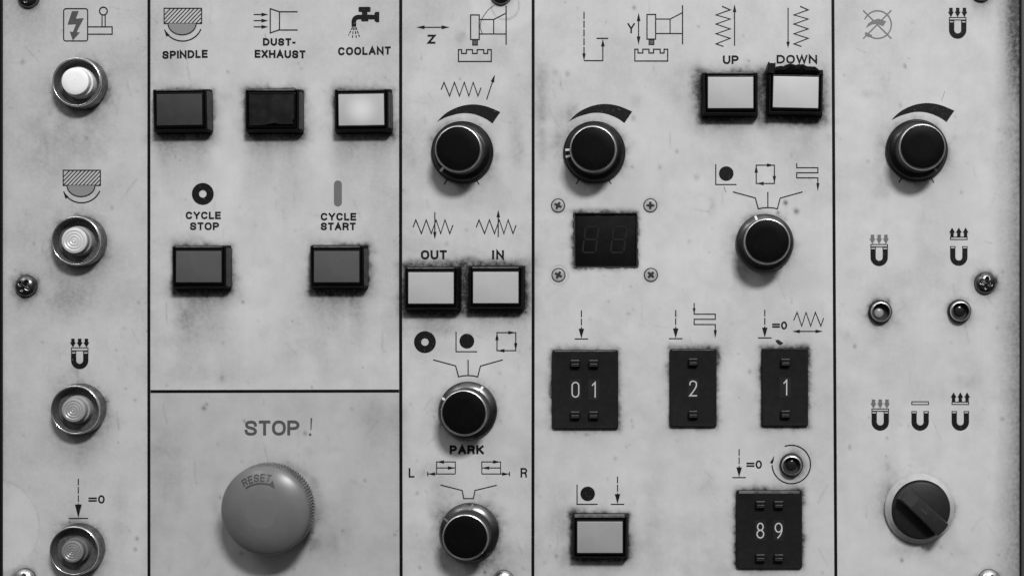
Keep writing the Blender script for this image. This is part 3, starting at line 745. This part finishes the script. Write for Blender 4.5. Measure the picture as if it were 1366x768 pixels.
sym('position_fan', 'two-way fan over the bottom knob', lambda b_: b_.stroke([(530 + x / 2.865, 500 + y / 2.865) for x, y in ((165, 419), (248, 440), (254, 471), (291, 471), (297, 440), (380, 420))], 1.2))
def meander(b_, x0, x1, ys, ystart, yend, top=False):
    a, b2, c = ys
    b_.stroke([(x0, ystart), (x0, a), (x1, a), (x1, b2), (x0, b2), (x0, c), (x1, c), (x1, yend - 8)], 1.2)
    b_.head((x1, yend), (0, 1), 11, 2.1)
    if top: b_.head((x0, a), (0, 1), 8, 1.9)
sym('meander_symbol', 'winding path ending in an arrow over the right three-way knob', lambda b_: meander(b_, 1062.8, 1091, (223.8, 230.5, 237.3), 217.8, 255.4))
sym('meander_symbol', 'winding path ending in an arrow over the 2 thumbwheel', lambda b_: meander(b_, 926, 954.2, (418.8, 425.6, 432.6), 404, 451, True))
def lr(b_, m):
    X = lambda x: 530 + (x if not m else 545 - x) / 2.865
    Y = lambda y: 500 + y / 2.865
    sg = -1 if not m else 1
    for y in (331, 354, 377): b_.stroke([(X(150 if y < 377 else 118), Y(y)), (X(222), Y(y))], 1.1)
    b_.stroke([(X(150), Y(329)), (X(150), Y(377))], 1.0); b_.stroke([(X(222), Y(329)), (X(222), Y(377))], 1.0)
    b_.head((X(150), Y(331)), (sg, 0), 10, 2.3); b_.head((X(222), Y(354)), (-sg, 0), 10, 2.3); b_.head((X(118), Y(377)), (sg, 0), 9, 2.3)
    b_.stroke([(X(116), Y(369)), (X(116), Y(385))], 1.1)
sym('traverse_symbol', 'left traverse arrows beside the letter L', lambda b_: lr(b_, False))
sym('traverse_symbol', 'right traverse arrows beside the letter R', lambda b_: lr(b_, True))
def depth(b_):
    b_.dash((779.1, 16.2), (779.1, 72), 1.3, 9.5, 2.2); b_.head((779.1, 81.6), (0, 1), 10, 2.3)
    b_.stroke([(779.1, 81.2), (804.2, 81.2), (804.2, 58)], 1.2); b_.head((804.2, 52.2), (0, -1), 10, 2.4); b_.stroke([(796, 51.5), (811.4, 51.5)], 1.3)
sym('depth_symbol', 'dashed down arrow turning up to a bar', depth)
def crossed(b_):
    b_.stroke(b_.circ(1170.6, 33.2, 18.4, 44, -158, 146), 1.5)
    b_.stroke([(1151.4, 14.2), (1189, 51.8)], 1.5); b_.stroke([(1189, 14.2), (1151.6, 51.8)], 1.5)
    b_.poly([(1100 + x / 2.955, y / 2.955) for x, y in ((163, 110), (172, 94), (190, 81), (212, 75), (243, 85), (231, 104), (206, 94), (186, 97))])
    b_.poly([(1100 + x / 2.955, y / 2.955) for x, y in ((158, 130), (168, 131), (188, 140), (185, 148), (172, 146), (160, 138))])
sym('crossed_wedge_symbol', 'faded grey wedge in a crossed-out circle', crossed, 'mid_ink')
def turn(b_):
    cx, cy, r = 1055.6, 618.9, 25.6
    b_.stroke(b_.circ(cx, cy, r, 64, -110, 178), 1.35)
    b_.poly([(1033, 607.2), (1027.2, 616.4), (1030.0, 618.4), (1031.6, 615.4)])
sym('turn_arrow', 'round arrow about the small indicator', turn)

# ---- lettering
def text(t, x0, x1, y0, y1, w, slope=0.0, mat='ink', gap=.16):
    b_ = PB(); word(b_, t, x0, x1, y0, y1, w * (1.28 if w < 3 else 1.22), slope, gap * .66)
    b_.build('lettering', M[mat], panel, label='the printed characters ' + t)
text('SPINDLE', 216.6, 277.2, 68.4, 79.0, 1.95, 0.028)
text('DUST-', 350.8, 394.4, 51.2, 61.2, 1.95, -0.004)
text('EXHAUST', 339.8, 407.6, 66.8, 77.4, 1.95, -0.012)
text('COOLANT', 451, 521.4, 63.4, 74.2, 1.95, 0.016)
text('CYCLE', 247.8, 294.8, 282.3, 292.3, 1.85)
text('STOP', 253.4, 292.4, 296.6, 306.9, 1.85)
text('CYCLE', 427.9, 475.4, 284.0, 294.1, 1.85)
text('START', 427.9, 474.6, 296.9, 307.0, 1.85)
text('STOP', 326.4, 399.6, 560.6, 580.6, 3.15, 0.006, 'stop_ink', .12)
b_ = PB(); b_.poly([(414.4, 557.2), (416.6, 557.0), (415.4, 573), (414.2, 573)]); b_.poly(b_.circ(413.9, 579.2, 1.7, 14)); b_.build('lettering', M['stop_ink'], panel, label='thin printed exclamation mark')
text('Z', 570.4, 581, 46.6, 58.7, 2.1)
text('Y', 837, 847, 31.2, 44.8, 1.6)
text('OUT', 561.4, 596.2, 333.6, 346, 2.2)
text('IN', 656.6, 672.4, 333.6, 346, 2.2, gap=.3)
text('UP', 964.3, 985.4, 74.3, 85.8, 2.0)
text('DOWN', 1036, 1090, 73.6, 85.0, 1.9)
text('PARK', 599.8, 645.6, 593.4, 605.3, 2.3)
text('L', 545.2, 553, 623.6, 636.4, 1.7)
text('R', 694.4, 703.4, 623.6, 636.4, 1.7)
text('=0', 118, 139.8, 659.8, 671.0, 1.7, gap=.14)
text('=0', 1030, 1050, 428.4, 439.2, 1.75, gap=.14)
text('=0', 995.6, 1016.4, 613.4, 624.6, 1.7, gap=.14)
# a long curved pencil scratch near the top screw
b_ = PB(); b_.stroke(CR([(660, 7), (652, 13), (645, 22), (641.4, 30), (641.0, 38), (643.4, 45.5)]), 0.8); b_.build('scratch', M['grey_ink'], panel)
b_ = PB(); b_.stroke([(1256, 134.5), (1260.4, 122)], 0.5); b_.build('scratch', M['halftone'], panel)
b_ = PB(); b_.stroke([(965.5, 249), (968.5, 256.5)], 0.6); b_.build('scratch', M['mid_ink'], panel)

# ================================================================== THE CABINET the panel is screwed to
cab = thing('machine_cabinet', 683, 900, 'dark painted steel cabinet edge behind and beside the pale panel', 'cabinet')
class CBm(MB):
    def vert(s, x, y, h): return MB.vert(s, x - 683.0, y - 900.0, h)
c = CBm(); c.box(683, 384, 900, 620, -260, -14, 4, 2); c.build('housing', M['frame_dark'], cab)
c = CBm(); c.box(1462.5, 384, 100, 560, -13.5, -2, 3, 1.5); c.build('side_rail', M['frame'], cab)
c = CBm(); c.box(-105, 384, 101, 560, -13.5, -5, 3, 1.5); c.build('side_rail', M['frame_dark'], cab)

# ================================================================== SQUARE PUSH BUTTONS
def push_button(k, x, y, ml, label):
    t = thing('push_button', x, y, label, 'push button', 'rectangular push buttons')
    b_ = MB()
    b_.loft([b_.rr(37.5, 29.5, 2.0, 0), b_.rr(37.2, 29.2, 2.0, 5), b_.rr(35.6, 27.4, 1.6, 17), b_.rr(34.6, 26.4, 1.6, 18.4), b_.rr(33.4, 25.2, 1.2, 18.4), b_.rr(33.0, 24.8, 1.2, 17.6), b_.rr(32.6, 24.4, 1.0, 8)], cap1=False)
    if k == 8:      # the broken, bent-up top edge
        rings = []
        for x_ in np.linspace(-30, 31, 20):
            u = (x_ + 30) / 61; up = (8.2 + .9 * math.sin(u * 23) + .5 * math.sin(u * 51)) * max(0.0, math.sin(math.pi * min(1, u * 1.03))) ** .35 if u < .97 else 0
            rings.append([(x_, -25.6, 4), (x_, -25.6, 19), (x_, -26.4 - up * .5, 22.5), (x_, -27.4 - up, 22.8), (x_, -28.8 - up, 20), (x_, -29.0 - up * .7, 4)])
        b_.loft(rings, True, True)
        b_.box(-32.5, -31.5, 5.0, 7.6, 0, 22, 1, .8); b_.box(31.5, -26.5, 4.0, 3.6, 0, 20, 1.5, 1)
    ph = 1.7 * k
    b_.v = [(vx + S * .38 * math.sin(vz / S * .21 + ph), vy, vz + S * .42 * math.sin(vx / S * .17 + 2 * ph)) for vx, vy, vz in b_.v]
    b_.build('bezel', M['black2'], t)
    if k == 8:
        b_ = MB(); b_.box(-32.2, -38.3, 3.4, .8, 18, 22.4, .4, .3); b_.build('block_highlight', M['digit'], t)  # pale bar paints the white highlight on the broken block
    if k < 5:
        b_ = MB(); b_.box(36.4, 0.6, 1.9, 25.5 - (k % 3), 0, 17.2, .5, .6); b_.build('side_strip', M['strip'], t)  # real strip, but its paler grey paints key light on the right wall
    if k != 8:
        w_ = 30.5 if k != 9 else 33.0; b_ = MB(); b_.box(-.5, -26.2 if k != 9 else -27.6, w_, 1.05 if k != 9 else 1.9, 12, 20.2, .5, .5); b_.build('top_highlight', M['edge_light'], t)  # pale bar paints the highlight of the lit top edge
    b_ = MB()
    if k == 8: c_ = 0
    b_.loft([b_.rr(32.2, 24.0, 1.5, 4), b_.rr(32.0, 23.8, 1.5, 19), b_.rr(31.2, 23.0, 1.3, 20.4), b_.rr(30.6, 21.4, 1.0, 20.8), b_.rr(30.2, 21.0, .9, 20.0)], cap1=False)
    b_.build('collar', M['black'], t)
    b_ = MB()
    if k == 1:      # the lens with a chipped lower edge and a bitten corner
        rg = [(-30, -21), (30, -21), (30, 12), (27.5, 14), (29.5, 19.4), (12, 19.6), (4, 17.6), (-10, 20.6), (-30, 21)]
        b_.loft([[(a, c_, 14) for a, c_ in rg], [(a, c_, 19.8) for a, c_ in rg], [(a * .975, c_ * .965, 20.4) for a, c_ in rg]])
    else:
        b_.loft([b_.rr(30.0, 20.8, .9, 12), b_.rr(30.0, 20.8, .9, 20.6), b_.rr(29.5, 20.3, .9, 21.4), b_.rr(28.8, 19.6, .8, 21.6)])
    lo = b_.build('lens', M[ml], t)
    if k == 1:
        b_ = MB(); b_.loft([[(-34, -27.6 + 1, 10), (30, -29.2, 10), (30, -27.6, 10), (-34, -26, 10)], [(-34, -27.2, 20.6), (30, -29.6, 19.4), (30, -27.0, 19.4), (-34, -25.6, 20.6)]]); b_.build('bent_strip', M['nut'], t)
    return t
for k, (x, y, ml, lb) in enumerate(BUTTONS): 
    o = push_button(k, x, y, ml, lb)
    if k == 8: o.rotation_euler = (0, math.radians(1.2), 0)
    if k in (0, 2): o.rotation_euler = (0, math.radians(-0.8), 0)

# ================================================================== ROUND ILLUMINATED BUTTONS
RL = [('lens_white', 'lens_side_white', 'round chrome-ringed button with a bright white lens, top of the left strip', 17.6),
      ('lens_round_light', 'lens_side', 'round chrome-ringed button with a light ribbed lens under the hatched spindle symbol', 16.6),
      ('lens_round_mid', 'lens_side', 'round chrome-ringed button with a grey ribbed lens under the magnet symbol', 15.4),
      ('lens_round_dark', 'lens_side_dark', 'round chrome-ringed button with a dull dark ribbed lens at the foot of the left strip', 14.2)]
for (x, y), (ml, ms, lb, lr_) in zip(ROUND, RL):
    t = thing('round_button', x, y, lb, 'push button', 'round chrome-ringed buttons')
    MB().lathe([(34.2, 0), (34.2, 7), (33.6, 8.2), (32.6, 18.6)], 80, cap1=False).build('base_nut', M['nut'], t)
    MB().lathe([(32.7, 18.2), (32.2, 19.8), (31.4, 20.6), (30.6, 20.4), (30.1, 19.4)], 96, cap1=False).build('chrome_ring', M['chrome'], t, 60)
    MB().lathe([(30.3, 19.6), (28.4, 12.0), (27.6, 5), (14.2, 4)], 64, cap1=False).build('well', M['well'], t)
    MB().lathe([(lr_ + 3.4, 3), (lr_ + 3.2, 14), (lr_ + 2.4, 15.5), (lr_ + .6, 16), (lr_ + .5, 24)], 90, cap1=False, knurl={0: .5, 1: .5}).build('lens_body', M[ms], t)
    pr = [(lr_ + .5, 23.5), (lr_, 25)]
    if ml == 'lens_white':
        pr += [(lr_ - 1, 25.6), (lr_ * .6, 26.4), (1.4, 26.8), (1.0, 26.3), (.2, 26.3)]
    else:
        k = 4
        for i in range(k):
            r0 = lr_ * .94 * (k - i) / k; pr += [(r0, 25.3), (r0 - lr_ * .14, 25.8), (r0 - lr_ * .20, 25.2)]
        pr = [p for p in pr if p[0] > .25] + [(.2, 25.9)]
    MB().lathe(pr, 72).build('lens', M[ml], t, 25)

# ================================================================== KNOBS
def knob(x, y, R, label, group, marks, rf=29.2, pot=False):
    t = thing('rotary_control', x, y, label, 'knob', group)
    b_ = MB()
    if pot: prof = [(R, 0), (R, 3.2), (R - .5, 4.0), (R - 1.8, 4.0), (R - 2.2, 4.8), (R - 3.0, 7.0), (rf + 2.4, 12.2), (rf + 1, 12.4)]
    else: prof = [(R, 0), (R, 4.0), (R - .6, 5.0), (rf + 2.6, 9.8), (rf + 1.0, 10.0)]
    b_.lathe(prof, 96, cap1=False); b_.build('skirt', M['skirt_pot' if pot else 'skirt_metal'], t, 40)
    MB().lathe([(rf + 2.2, 8), (rf + 2.0, 40.5), (rf + 1.2, 42.2)], 150, cap1=False, knurl={0: .7, 1: .7}).build('grip', M['grip'], t)
    MB().lathe([(rf + 1.4, 41.0), (rf + 1.0, 42.8), (rf + .2, 43.9), (rf - .5, 44.1), (rf - 1.1, 43.2)], 96, cap1=False).build('chrome_rim', M['rim'], t, 60)
    MB().lathe([(rf - 1.1, 43.0), (rf - 2.2, 43.4), (rf * .5, 43.3), (.3, 43.3)], 80).build('knob_face', M['face'], t)
    for ang, w, bright in marks:
        b_ = MB(); a = math.radians(ang); ca, sa = math.cos(a), math.sin(a); rows = []
        prf = [(R - .8, 5.0), ((R - .6 + rf + 2.6) / 2, 7.4), (rf + 2.6, 9.8)] if not pot else [(R - 3.0, 7.0), ((R - 3 + rf + 2.4) / 2, 9.6), (rf + 2.4, 12.2)]
        for lift in (0.0, 0.5):
            rows.append([(r * ca - sgn * w / 2 * sa, r * sa + sgn * w / 2 * ca, h + lift) for r, h in prf for sgn in (-1, 1)])
        A = [b_.vert(*q) for q in rows[1]]
        b_.face((A[0], A[1], A[3], A[2])); b_.face((A[2], A[3], A[5], A[4]))
        b_.build('pointer_mark', M['white_ink' if bright else 'mid_ink'], t)
    return t
GP = 'black knobs under wedge-shaped scales'
knob(*POTS[0], 'black round knob under a wedge scale, its white mark pointing down left', GP, [(138, 3.2, True)], 29.3, True)
knob(*POTS[1], 'black round knob under a wedge scale, two white marks at its left side', GP, [(184, 3.0, True), (170, 3.0, True)], 29.2, True)
knob(*POTS[2], 'black round knob under a wedge scale on the right section, mark pointing down right', GP, [(48, 3.0, False)], 29.2, True)
GS = 'black knobs under fan-shaped position lines'
knob(*SELS[0], 'black knob with shiny skirt under a three-way fan, above the PARK lettering', GS, [(207, 3.2, True), (-58, 3.0, True)], 28.9)
knob(*SELS[1], 'black knob with a short white mark under the dot, square and winding path symbols', GS, [(250, 3.0, True)], 28.9)
knob(*SELS[2], 'black knob below the PARK lettering, between the letters L and R', GS, [(-83, 3.0, False), (-150, 2.6, False)], 28.9)

# ================================================================== EMERGENCY STOP
t = thing('emergency_stop', STOP[0], STOP[1], 'big grey mushroom stop button with knurled edge under the STOP lettering', 'stop button')
t.rotation_euler = (math.radians(3.2), 0, math.radians(-3.6)); t.scale = (.98, .98, .98)     # the head sits a little loose, leaning down to the left
MB().lathe([(33, -3), (33, 4), (30, 6), (26, 8), (26, 40)], 64, cap1=False).build('stem', M['black'], t)
b_ = MB()
b_.lathe([(30, 25), (58, 24), (60.9, 25.4), (60.9, 36), (58.0, 37.4), (58.0, 39), (60.4, 40), (60.2, 50.4), (59.3, 51.6)], 184, cap1=False, knurl={2: 3.0, 3: 3.0, 6: 2.8, 7: 1.4})
b_.build('knurled_rim', M['stop_rim'], t, 50)
b_ = MB(); b_.lathe([(59.4, 51.2), (58.9, 52.6), (57.6, 54.2), (54.5, 56.4), (50, 59.1), (45, 61.4), (40, 63.3), (30, 66.0), (20.2, 67.3)], 120, cap1=False)
b_.build('mushroom_head', M['stop_head'], t, 50)
MB().lathe([(20.4, 67.27), (19.4, 67.36), (.3, 67.4)], 64).build('centre_disc', M['stop_disc'], t)
def dome(r):       # height of the head's face at radius r
    pr = [(20.2, 67.3), (30, 66.0), (40, 63.3), (45, 61.4), (50, 59.1), (54.5, 56.4)]
    return float(np.interp(r, [p[0] for p in pr], [p[1] for p in pr]))
class Dome(MB):
    def vert(s, x, y, h): return MB.vert(s, x, y, dome(math.hypot(x, y)) + 0.55 + s.lift * .3)
b_ = Dome()
Lw = 40.0
def onarc(X, Y):   # bend the word round the head: X along the arc, Y = radius
    a = math.radians(-100) + X / 46.0
    return (Y * math.cos(a), Y * math.sin(a))
word(b_, 'RESET', -Lw / 2, Lw / 2, -50.4, -41.0, 1.2, 0, .22, place=lambda X, Y: onarc(X, -Y))
b_.build('lettering', M['engraved'], t, label='the word RESET curving round the top of the head')
b_ = Dome()
arc = [(38.4 * math.cos(math.radians(a)), 38.4 * math.sin(math.radians(a))) for a in np.linspace(-124, -72, 16)]
b_.stroke(arc, 1.5)
b_.poly([(18.0, -31.8), (9.4, -36.6), (14.8, -42.0)])
b_.build('turn_arrow', M['engraved'], t)

# ================================================================== ROTARY SWITCH
t = thing('rotary_switch', SWITCH[0], SWITCH[1], 'black rotary switch with a slanting bar handle on a pale round collar', 'switch')
MB().lathe([(46.4, 0), (46.4, 4), (45.6, 5.4), (42.5, 7), (40.6, 12), (39.4, 13), (38.6, 12), (38.4, 9)], 96, cap1=False).build('collar', M['disc'], t, 50)
MB().lathe([(38.8, 8), (38.4, 9), (37.8, 13), (37.6, 17.6), (36.6, 19), (35.4, 19.6), (.3, 19.6)], 96).build('dial', M['switch'], t)
rot = math.radians(43)
b_ = MB()
def rotp(p): return (p[0] * math.cos(rot) - p[1] * math.sin(rot), p[0] * math.sin(rot) + p[1] * math.cos(rot), p[2])
def end(hw, L, h, n=7):    # a bar whose ends follow the dial's round edge
    R_ = L; o_ = []
    a = math.asin(min(.98, hw / R_))
    for i in range(n + 1): o_.append(rotp((R_ * math.cos(-a + 2 * a * i / n), R_ * math.sin(-a + 2 * a * i / n), h)))
    for i in range(n + 1): o_.append(rotp((R_ * math.cos(math.pi - a + 2 * a * i / n), R_ * math.sin(math.pi - a + 2 * a * i / n), h)))
    return o_
b_.loft([end(11.4, 36.6, 19), end(9.8, 36.0, 36), end(9.2, 35.2, 37.2), end(8.6, 34.2, 37.6)])
b_.build('bar_handle', M['handle'], t)
b_ = MB(); b_.loft([[rotp((a, c_, h)) for a, c_ in ((-33, -8.2), (-17.5, -8.2), (-16, -6), (-16, 6), (-17.5, 8.2), (-33, 8.2))] for h in (37, 38.2)])
b_.build('pointer_insert', M['insert'], t)
b_ = MB(); b_.loft([[rotp((a, c_, h)) for a, c_ in ((-6, -1.2), (4, -1.2), (4, 1.2), (-6, 1.2))] for h in (37.2, 38.2)]); b_.build('pointer_mark', M['insert'], t)

# ================================================================== THUMBWHEEL SWITCHES
def thumb(x, y, hw, hh, digits, nub_x, nub_y, dig_y, label):
    t = thing('thumbwheel_switch', x, y, label, 'thumbwheel', 'black thumbwheel switches')
    rng = random.Random(int(x))
    b_ = MB(); b_.loft([b_.rr(hw, hh, 3, 0), b_.rr(hw, hh, 3, 4.0), b_.rr(hw - 1.6, hh - 1.8, 2.4, 6.4), b_.rr(hw - 3.2, hh - 3.4, 2, 6.2)]); b_.build('housing', M['thumb'], t)
    b_ = MB(); tk = {780: .8, 924: .7, 1046: .5, 1025: 1.9}[int(x)]; b_.box(0, -hh + 1.4 + tk * .5, hw - 3.4, tk, 3, 6.7, .4, .4); b_.build('housing_highlight', M['edge_light'], t)  # strip paints the lit line along the housing top
    for nx_ in nub_x:
        for ny_ in nub_y:
            b_ = MB(); b_.loft([b_.rr(6.4, 4.8, .8, 6, nx_, ny_), b_.rr(6.2, 4.5, .8, 12.5, nx_, ny_), b_.rr(5.6, 3.6, .8, 13.6, nx_, ny_ + .3), b_.rr(4.8, 1.6, .6, 13.2, nx_, ny_ + .4)])
            b_.cur = 1; b_.stroke([(nx_ - 5.4, ny_ - 4.0), (nx_ + 5.2, ny_ - 4.1)], 1.2, 13.35); b_.stroke([(nx_ - 4.4, ny_ + .6), (nx_ + 4.6, ny_ + .5)], .7, 13.75)  # pale strokes paint highlights on the key edges
            b_.build('step_key', [M['thumb'], M['edge_light']], t)
    for nx_, dg in zip(nub_x, digits):
        w = MB(); w.loft([w.rr(7.6, 14, .6, 6.0, nx_, dig_y), w.rr(7.4, 13.8, .6, 6.5, nx_, dig_y)]); wo_ = w.build('digit_window', M['thumb2'], t)
        dd = MB(); wd = 2.6 if dg == '1' else 5.2
        word(dd, 'o' if dg == '0' else dg, nx_ - wd, nx_ + wd, dig_y - 10.6, dig_y + 10.4, 1.6, h=6.75); dd.build('digit', M['digit'], wo_)
thumb(*THUMBS[0], '01', (-12.8, 11.6), (-34.6, 33.6), 0.4, 'wide black thumbwheel switch showing 01')
thumb(*THUMBS[1], '2', (0,), (-34.6, 34.6), 0.6, 'narrow black thumbwheel switch showing 2')
thumb(*THUMBS[2], '1', (.4,), (-33.6, 35.0), 0.2, 'narrow black thumbwheel switch showing 1')
thumb(*THUMBS[3], '89', (-12.0, 12.2), (-34.0, 36.4), 1.2, 'wide black thumbwheel switch showing 89')

# ================================================================== SMALL INDICATORS
for (x, y), ml, lb in zip(LEDS, ('led_pale', 'led_dark', 'led_dark'),
        ('small ringed indicator with a pale bulb under the grey-arrowed magnet', 'small ringed indicator with a dark bulb beside a domed screw', 'small dark indicator inside the round arrow above thumbwheel 89')):
    t = thing('indicator_lamp', x, y, lb, 'indicator light', 'small ringed indicators')
    MB().lathe([(15.6, 0), (15.6, 3), (14.4, 5), (12.6, 6)], 56, cap1=False).build('base_nut', M['grip'], t)
    MB().lathe([(13.6, 4.5), (13.2, 9.0), (12.4, 10.2), (11.5, 10.4), (10.9, 9.6)], 64, cap1=False).build('chrome_ring', M['rim'], t, 60)
    MB().lathe([(11.0, 9.6), (10.5, 1.4), (6, .8), (.3, .8)], 48).build('socket', M['gap'], t)
    off = (-2.0, 1.8) if ml == 'led_pale' else (0, 0)
    rr_ = 6.4 if ml == 'led_pale' else 7.4
    MB().lathe([(rr_, .8), (rr_, 1.6)] + [(rr_ * math.cos(a), 1.6 + 2.2 * math.sin(a)) for a in np.linspace(.25, 1.5, 7)], 40, cx=off[0], cy=off[1]).build('bulb', M[ml], t, 60)

# ================================================================== DISPLAY
t = thing('digit_display', 808, 320, 'dark recessed two-digit display window with unlit segments', 'display')
b_ = MB(); hw, hh = 42, 36
b_.loft([b_.rr(hw + .1, hh + .1, 1.2, -.3), b_.rr(hw - .8, hh - .8, 1.2, -.9), b_.rr(hw - 1.0, hh - 1.0, 1.2, -9)], cap1=False); b_.build('cut_edge', M['cut'], t)
b_ = MB(); ro_, ri_ = [], []; rg_ = random.Random(5)
for x_, y_, _h in b_.rr(hw + 1.6, hh + 1.2, 2.2, 0) and [(a + (c_ - a) * k / 16, d + (e_ - d) * k / 16, 0) for (a, d), (c_, e_) in (((-43.2, -36.2), (42.4, -35.6)), ((42.8, -35.6), (43.6, 37.0)), ((43.2, 37.4), (-42.0, 36.4)), ((-42.2, 36.0), (-43.4, -35.8))) for k in range(16)]:
    j_ = rg_.uniform(-.9, .9); ln_ = math.hypot(x_, y_)
    ro_.append((x_ * (1 + j_ / ln_), y_ * (1 + j_ / ln_), .4)); ri_.append((max(-41.2, min(41.2, x_)), max(-35.2, min(35.2, y_)), .4))
b_.loft([ro_, ri_], cap1=False); b_.build('gasket', M['gap'], t)
b_ = MB(); b_.loft([b_.rr(hw - .2, hh - .2, 1.2, -8), b_.rr(hw - .6, hh - .6, 1.2, -4.6), b_.rr(hw - 2.2, hh - 2.2, 1.2, -4.0)]); b_.build('filter_pane', M['pane'], t)
seg = {'a': ((0, 0), (1, 0)), 'b': ((1, 0), (1, .5)), 'c': ((1, .5), (1, 1)), 'd': ((0, 1), (1, 1)), 'e': ((0, .5), (0, 1)), 'f': ((0, 0), (0, .5)), 'g': ((0, .5), (1, .5))}
for dx in (-31.0, 6.6):
    b_ = MB()
    for k, (a, c_) in seg.items():
        f = lambda p: np.array((dx + 2 + p[0] * 17.5 - (p[1] - .5) * 4.5, -18 + p[1] * 34.5))
        A, B = f(a), f(c_); d = (B - A) * .07
        b_.stroke([A + d, B - d], 2.4, -3.7)
    b_.build('unlit_digit', M['ghost'], t)

# ================================================================== SCREWS
def cross_cut(x, y, rot, half, L, depth, soft_=.35):
    c, s_ = math.cos(rot), math.sin(rot); u = x * c + y * s_; v = -x * s_ + y * c
    f = lambda a, k: 1 / (1 + math.exp(max(-30, min(30, (abs(a) - k) / soft_))))
    return depth * max(f(u, half) * f(v, L), f(v, half) * f(u, L))
SLB = ['rusty domed cross-head screw on the left edge, halfway down', 'dark shiny domed screw beside the dark-bulbed indicator', 'dark domed screw cut off at the top left corner',
       'dark domed screw at the top edge above the Z grinder symbol', 'dark screw just showing at the top right corner', 'light domed screw at the bottom left corner',
       'bright screw at the bottom edge by the lowest black knob', 'bright screw at the bottom right corner']
for i, ((x, y), lb) in enumerate(zip(SCREWS, SLB)):
    t = thing('panel_screw', x, y, lb, 'screw', 'domed panel screws')
    R = 14.2
    rot = [0.55, 0.2, 0.1, .4, .2, .3, .7, .5][i]
    b_ = MB()
    b_.polar(lambda a, c_: 1.5 + 8.2 * math.sqrt(max(0, 1 - ((a * a + c_ * c_) / (R * R)) ** 1.15)) - cross_cut(a, c_, rot, 1.5, 7.4, 4.0, .5), R, 30, 112)
    b_.build('screw_head', M['screw' if i < 5 else 'bright_screw'], t, 70)
    MB().lathe([(R + .6, 0), (R + .2, 1.2), (R - .6, 2.2)], 60, cap1=False).build('washer', M['gap'], t)
FL = ['flat cross-head screw at the upper left of the display', 'flat cross-head screw at the upper right of the display', 'flat cross-head screw at the lower left of the display', 'flat cross-head screw at the lower right of the display']
for i, ((x, y), lb) in enumerate(zip(((744.4, 274.3), (867.5, 274.1), (745, 366.8), (868.3, 366.6)), FL)):
    t = thing('display_screw', x, y, lb, 'screw', 'flat screws round the display')
    rot = [.45, .02, .5, .75][i]
    MB().lathe([(9.5, 0), (9.4, .5), (8.2, .5), (7.9, .2)], 48, cap1=False).build('countersink', M['gap'], t)
    b_ = MB()
    b_.polar(lambda a, c_: 1.0 - .25 * (math.hypot(a, c_) / 8) ** 4, 8.0, 12, 60); b_.build('screw_head', M['flat_screw'], t, 70)
    b_ = MB(); pts = []
    c, s_ = math.cos(rot), math.sin(rot)
    for a, c_ in ((-1.3, -5.2), (1.3, -5.2), (1.9, -1.9), (5.2, -1.3), (5.2, 1.3), (1.9, 1.9), (1.3, 5.2), (-1.3, 5.2), (-1.9, 1.9), (-5.2, 1.3), (-5.2, -1.3), (-1.9, -1.9)):
        pts.append((a * c - c_ * s_, a * s_ + c_ * c))
    b_.poly(pts, 1.12); b_.build('cross_slot', M['gap'], t)

# a chip of black debris stuck above the thumbwheel showing 1
b_ = MB(); b_.loft([[(-5.2, -2.6, 0), (-1, -3.2, 0), (5.6, 1.4, 0), (2.2, 4.0, 0), (-2.4, 2.0, 0)], [(-4, -1.8, 1.8), (-1, -2.2, 2.2), (4, 1.2, 2.0), (1.8, 2.8, 1.8), (-2, 1.2, 1.8)]])
o = b_.build('debris_chip', M['gap'], None, label='tiny black chip of debris stuck above the thumbwheel showing 1')
o.location = P(1039.5, 456); o['category'] = 'debris'
